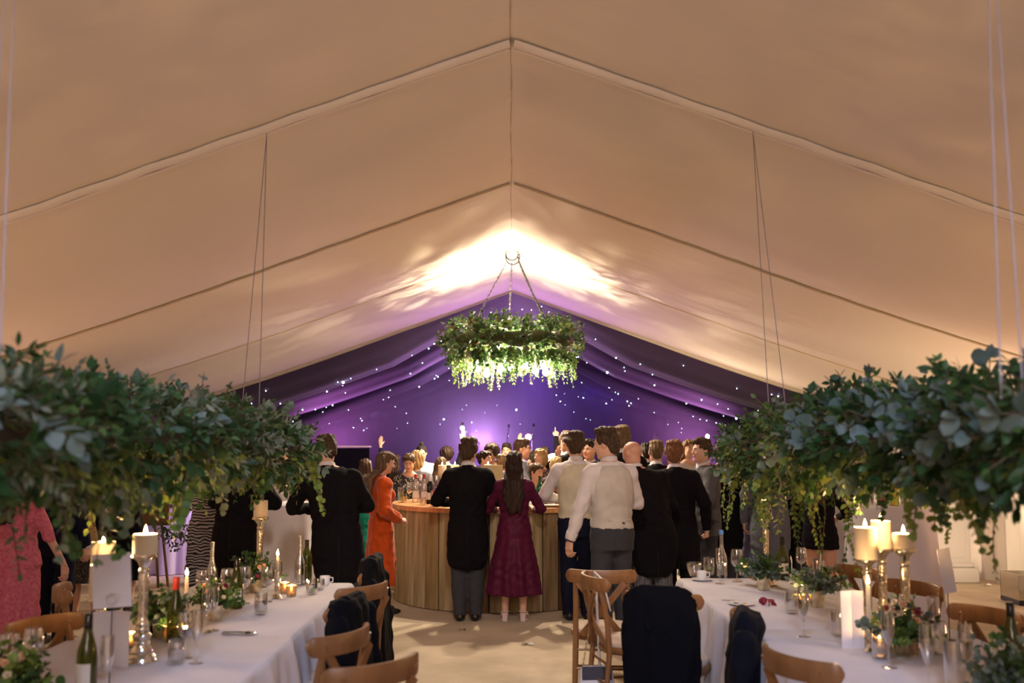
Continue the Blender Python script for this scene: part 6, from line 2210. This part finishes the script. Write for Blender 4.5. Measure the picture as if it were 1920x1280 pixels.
# --- behind the bar and on the dance floor
guest(838, 838, 15.4, 10, 'woman with big dark curls dancing behind the candles', sex='f', outfit=('dress', .5, .08, .9), hair=('curly', 'dark'), arms=('down', 'raise'), vox=.018, colors=dict(dress=BLACK))
guest(826, 855, 13.3, -15, 'woman with long brown hair behind the bar candle', sex='f', outfit=('top', 1.0), hair=('long', 'long', .45), arms=('front', 'front'), vox=.016, colors=dict(dress=BLACK))
guest(907, 843, 13.6, 250, 'woman with dark tied hair smiling in profile over the bar', sex='f', outfit=('top', .4), hair=('bun', 'dark'), arms=('front', 'front'), vox=.015, colors=dict(dress=WHITE), head=(-4, 0, 0))
guest(922, 832, 14.1, 160, 'woman with full dark hair in a beaded dark top smiling', sex='f', outfit=('top', .9), hair=('curly', 'dark'), arms=('front', 'down'), vox=.015, colors=dict(dress=DOTTY), skin='c')
guest(950, 831, 16.2, 170, 'dark-haired man among the dancers left of the brown-haired profile', sex='m', outfit=('suit',), hair=('short', 'dark'), arms=('down', 'bent'), vox=.018, skin='c')
guest(941, 852, 13.1, 10, 'man in a slate jacket with grey-brown hair behind the maroon dress', sex='m', outfit=('suit',), hair=('short', 'sandy'), arms=('front', 'front'), vox=.016, colors=dict(coat=GREYJ))
guest(976, 823, 13.05, 262, 'man with short brown hair in profile facing right over the bar', sex='m', outfit=('suit', 'tie'), hair=('short', 'brown'), arms=('bent', 'front'), vox=.014, colors=dict(coat=GREYJ), head=(0, -2, 0))
guest(1014, 839, 13.5, 135, 'blonde woman raising a hand to her chin', sex='f', outfit=('top', .4), hair=('bob', 'blonde'), arms=('front', 'face'), vox=.014, colors=dict(dress=FLORAL), head=(0, 5, 0))
guest(1002, 866, 11.6, 232, 'young woman serving behind the bar with tied-back brown hair', sex='f', outfit=('top', .6), hair=('bun', 'brown'), arms=('front', 'front'), vox=.0135, colors=dict(dress=WHITE, trousers=BLACK), head=(-8, -10, 0))
guest(1042, 854, 13.15, -20, 'woman with a blonde bob in a floral top seen from behind', sex='f', outfit=('top', .9), hair=('bob', 'blonde'), arms=('front', 'front'), vox=.015, colors=dict(dress=FLORAL))
guest(1048, 808, 14.2, -40, 'man in a cream waistcoat bending towards a friend beyond the bar', sex='m', outfit=('vest',), hair=('short', 'brown'), arms=('bent', 'bent'), vox=.016, head=(-30, -10, 0), lean=(.03, .08))
guest(1022, 838, 16.0, 10, 'dancer pointing one finger up at the roof', sex='m', outfit=('suit',), hair=('short', 'dark'), arms=('down', 'point'), vox=.018)
guest(1000, 846, 16.6, -15, 'dancer in a dark suit with a bare raised palm', sex='m', outfit=('suit',), hair=('short', 'dark'), arms=('raise', 'down'), vox=.018, colors=dict(coat=NAVY))
guest(1106, 824, 12.9, 150, 'man in a dark suit with a red tie facing left', sex='m', outfit=('suit', 'tie'), hair=('short', 'dark'), arms=('down', 'bent'), vox=.014, colors=dict(tie=REDC), head=(-5, 0, 0))
guest(1066, 812, 13.5, 20, 'dark-haired man in a black suit close behind the cream waistcoat', sex='m', outfit=('suit',), hair=('short', 'brown'), arms=('face', 'bent'), vox=.016, head=(20, 0, 0))
guest(1212, 831, 13.6, 5, 'dark-haired man further off behind the bald head', sex='m', outfit=('suit',), hair=('short', 'dark'), arms=('down', 'down'), vox=.018)
guest(1230, 812, 28.4, 185, 'band member lit magenta on the far stage', sex='m', outfit=('shirt',), hair=('short', 'dark'), arms=('bent', 'bent'), vox=.02, zoff=.345, group='band')
guest(896, 828, 28.9, 185, 'drummer in the smoke on the far stage', sex='m', outfit=('shirt',), hair=('short', 'dark'), arms=('bent', 'raise'), vox=.02, zoff=.345, group='band')
guest(1195, 834, 16.5, 30, 'dancer with a hand up behind the bald man', sex='m', outfit=('suit',), hair=('short', 'dark'), arms=('raise', 'down'), vox=.018)
guest(975, 850, 17.2, 200, 'woman dancing in dark dress at the middle of the floor', sex='f', outfit=('dress', .5, .08, .5), hair=('long', 'brown', .35), arms=('bent', 'bent'), vox=.018, colors=dict(dress=BLACK))
guest(870, 846, 16.8, 185, 'man dancing in front of the lamp column', sex='m', outfit=('suit',), hair=('short', 'dark'), arms=('bent', 'down'), vox=.018)
# --- far left
guest(40, 862, 7.75, -12, 'woman in a pink lace dress with her arm hanging by the left edge', sex='f', outfit=('dress', .35, .04, .52), hair=('wavy', 'dark', .42),
      arms=('bent', ((.42, .10, .86), (.3, -1, -.1), (.14, .05, -1), (-1, .2, 0), 'relax')), vox=.0125, width=1.28, colors=dict(dress=PINK), lean=(-.02, 0), skin='b')
guest(112, 822, 8.75, -8, 'man in a navy suit beside the pink lace dress', sex='m', outfit=('suit',), hair=('short', 'dark'), arms=('bent', 'down'), vox=.0135, colors=dict(coat=NAVY, trousers=NAVY))
guest(172, 850, 9.7, 15, 'woman in black with a long dotted gold scarf', sex='f', outfit=('top', 1.0), hair=('bob', 'blonde'), arms=('bent', 'bent'), vox=.014, colors=dict(dress=BLACK, skirt=GLITTER))
guest(240, 840, 10.5, -10, 'woman in a full black dress next to the easel', sex='f', outfit=('dress', .35, .10, .95), hair=('bun', 'brown'), arms=('bent', 'bent'), vox=.0135, width=1.15, colors=dict(dress=BLACK))
guest(394, 838, 10.3, 10, 'woman in a zebra print dress behind the dining table', sex='f', outfit=('dress', .25, .03, .95, .012), hair=('bob', 'brown'), arms=('bent', 'front'), vox=.013, width=1.1, colors=dict(dress=ZEBRA))
guest(448, 815, 9.3, -6, 'man in a long black tailcoat beside the zebra print dress', sex='m', outfit=('tails',), hair=('short', 'dark'), arms=('front', 'wide'), vox=.0135, width=1.08)
guest(528, 838, 12.2, 190, 'man in a white shirt holding a drink behind the cocktail table', sex='m', outfit=('shirt',), hair=('short', 'brown'), arms=('drink', 'front'), vox=.015)
guest(560, 842, 13.0, 170, 'woman in a brown shawl behind the cocktail table', sex='f', outfit=('top', 1.0), hair=('long', 'brown', .35), arms=('front', 'front'), vox=.016, colors=dict(dress=fabric('brown_shawl', (.16, .09, .04))))
# the gold scarf of the woman in black is her own
sf = thing('scarf', (at(178, 830, 9.5)[0], 9.52, 0), 'long dotted gold scarf hanging down the back of the woman in black', 'scarf')
sdf_obj('scarf_cloth', [loft([(.78, .01, 0, .045, .016), (.85, .0, 0, .055, .018), (1.05, -.02, 0, .035, .016), (1.25, .0, .0, .050, .02), (1.42, .02, .06, .045, .03)], .02, fold=lambda a, Z, X, Y: .12 * np.sin(6 * a + 9 * Z))], .0095, SCARF, sf)
# --- right of the bar, heads hidden by the garland
guest(1402, 838, 11.9, 30, 'woman in a flowing slate-lilac gown beside the lit candle', sex='f', outfit=('dress', .08, .26, .3), hair=('long', 'dark', .35), arms=('front', 'bent'), vox=.014, colors=dict(dress=LILAC))
guest(1440, 812, 10.9, -20, 'man in a grey morning suit behind the lit candle', sex='m', outfit=('tails',), hair=('short', 'sandy'), arms=('down', 'bent'), vox=.014, colors=dict(coat=GREYJ, trousers=GREYW))
guest(1478, 818, 11.4, 10, 'man in black half hidden under the trailing sprigs', sex='m', outfit=('tails',), hair=('short', 'dark'), arms=('bent', 'bent'), vox=.015)
guest(1532, 850, 9.6, -30, 'woman in a short black dress with bare legs by the draped tables', sex='f', outfit=('dress', .80, .0, .9), hair=('long', 'brown', .4), arms=('bent', 'front'), vox=.0135, colors=dict(dress=BLACK), skin='b', feet=.07)
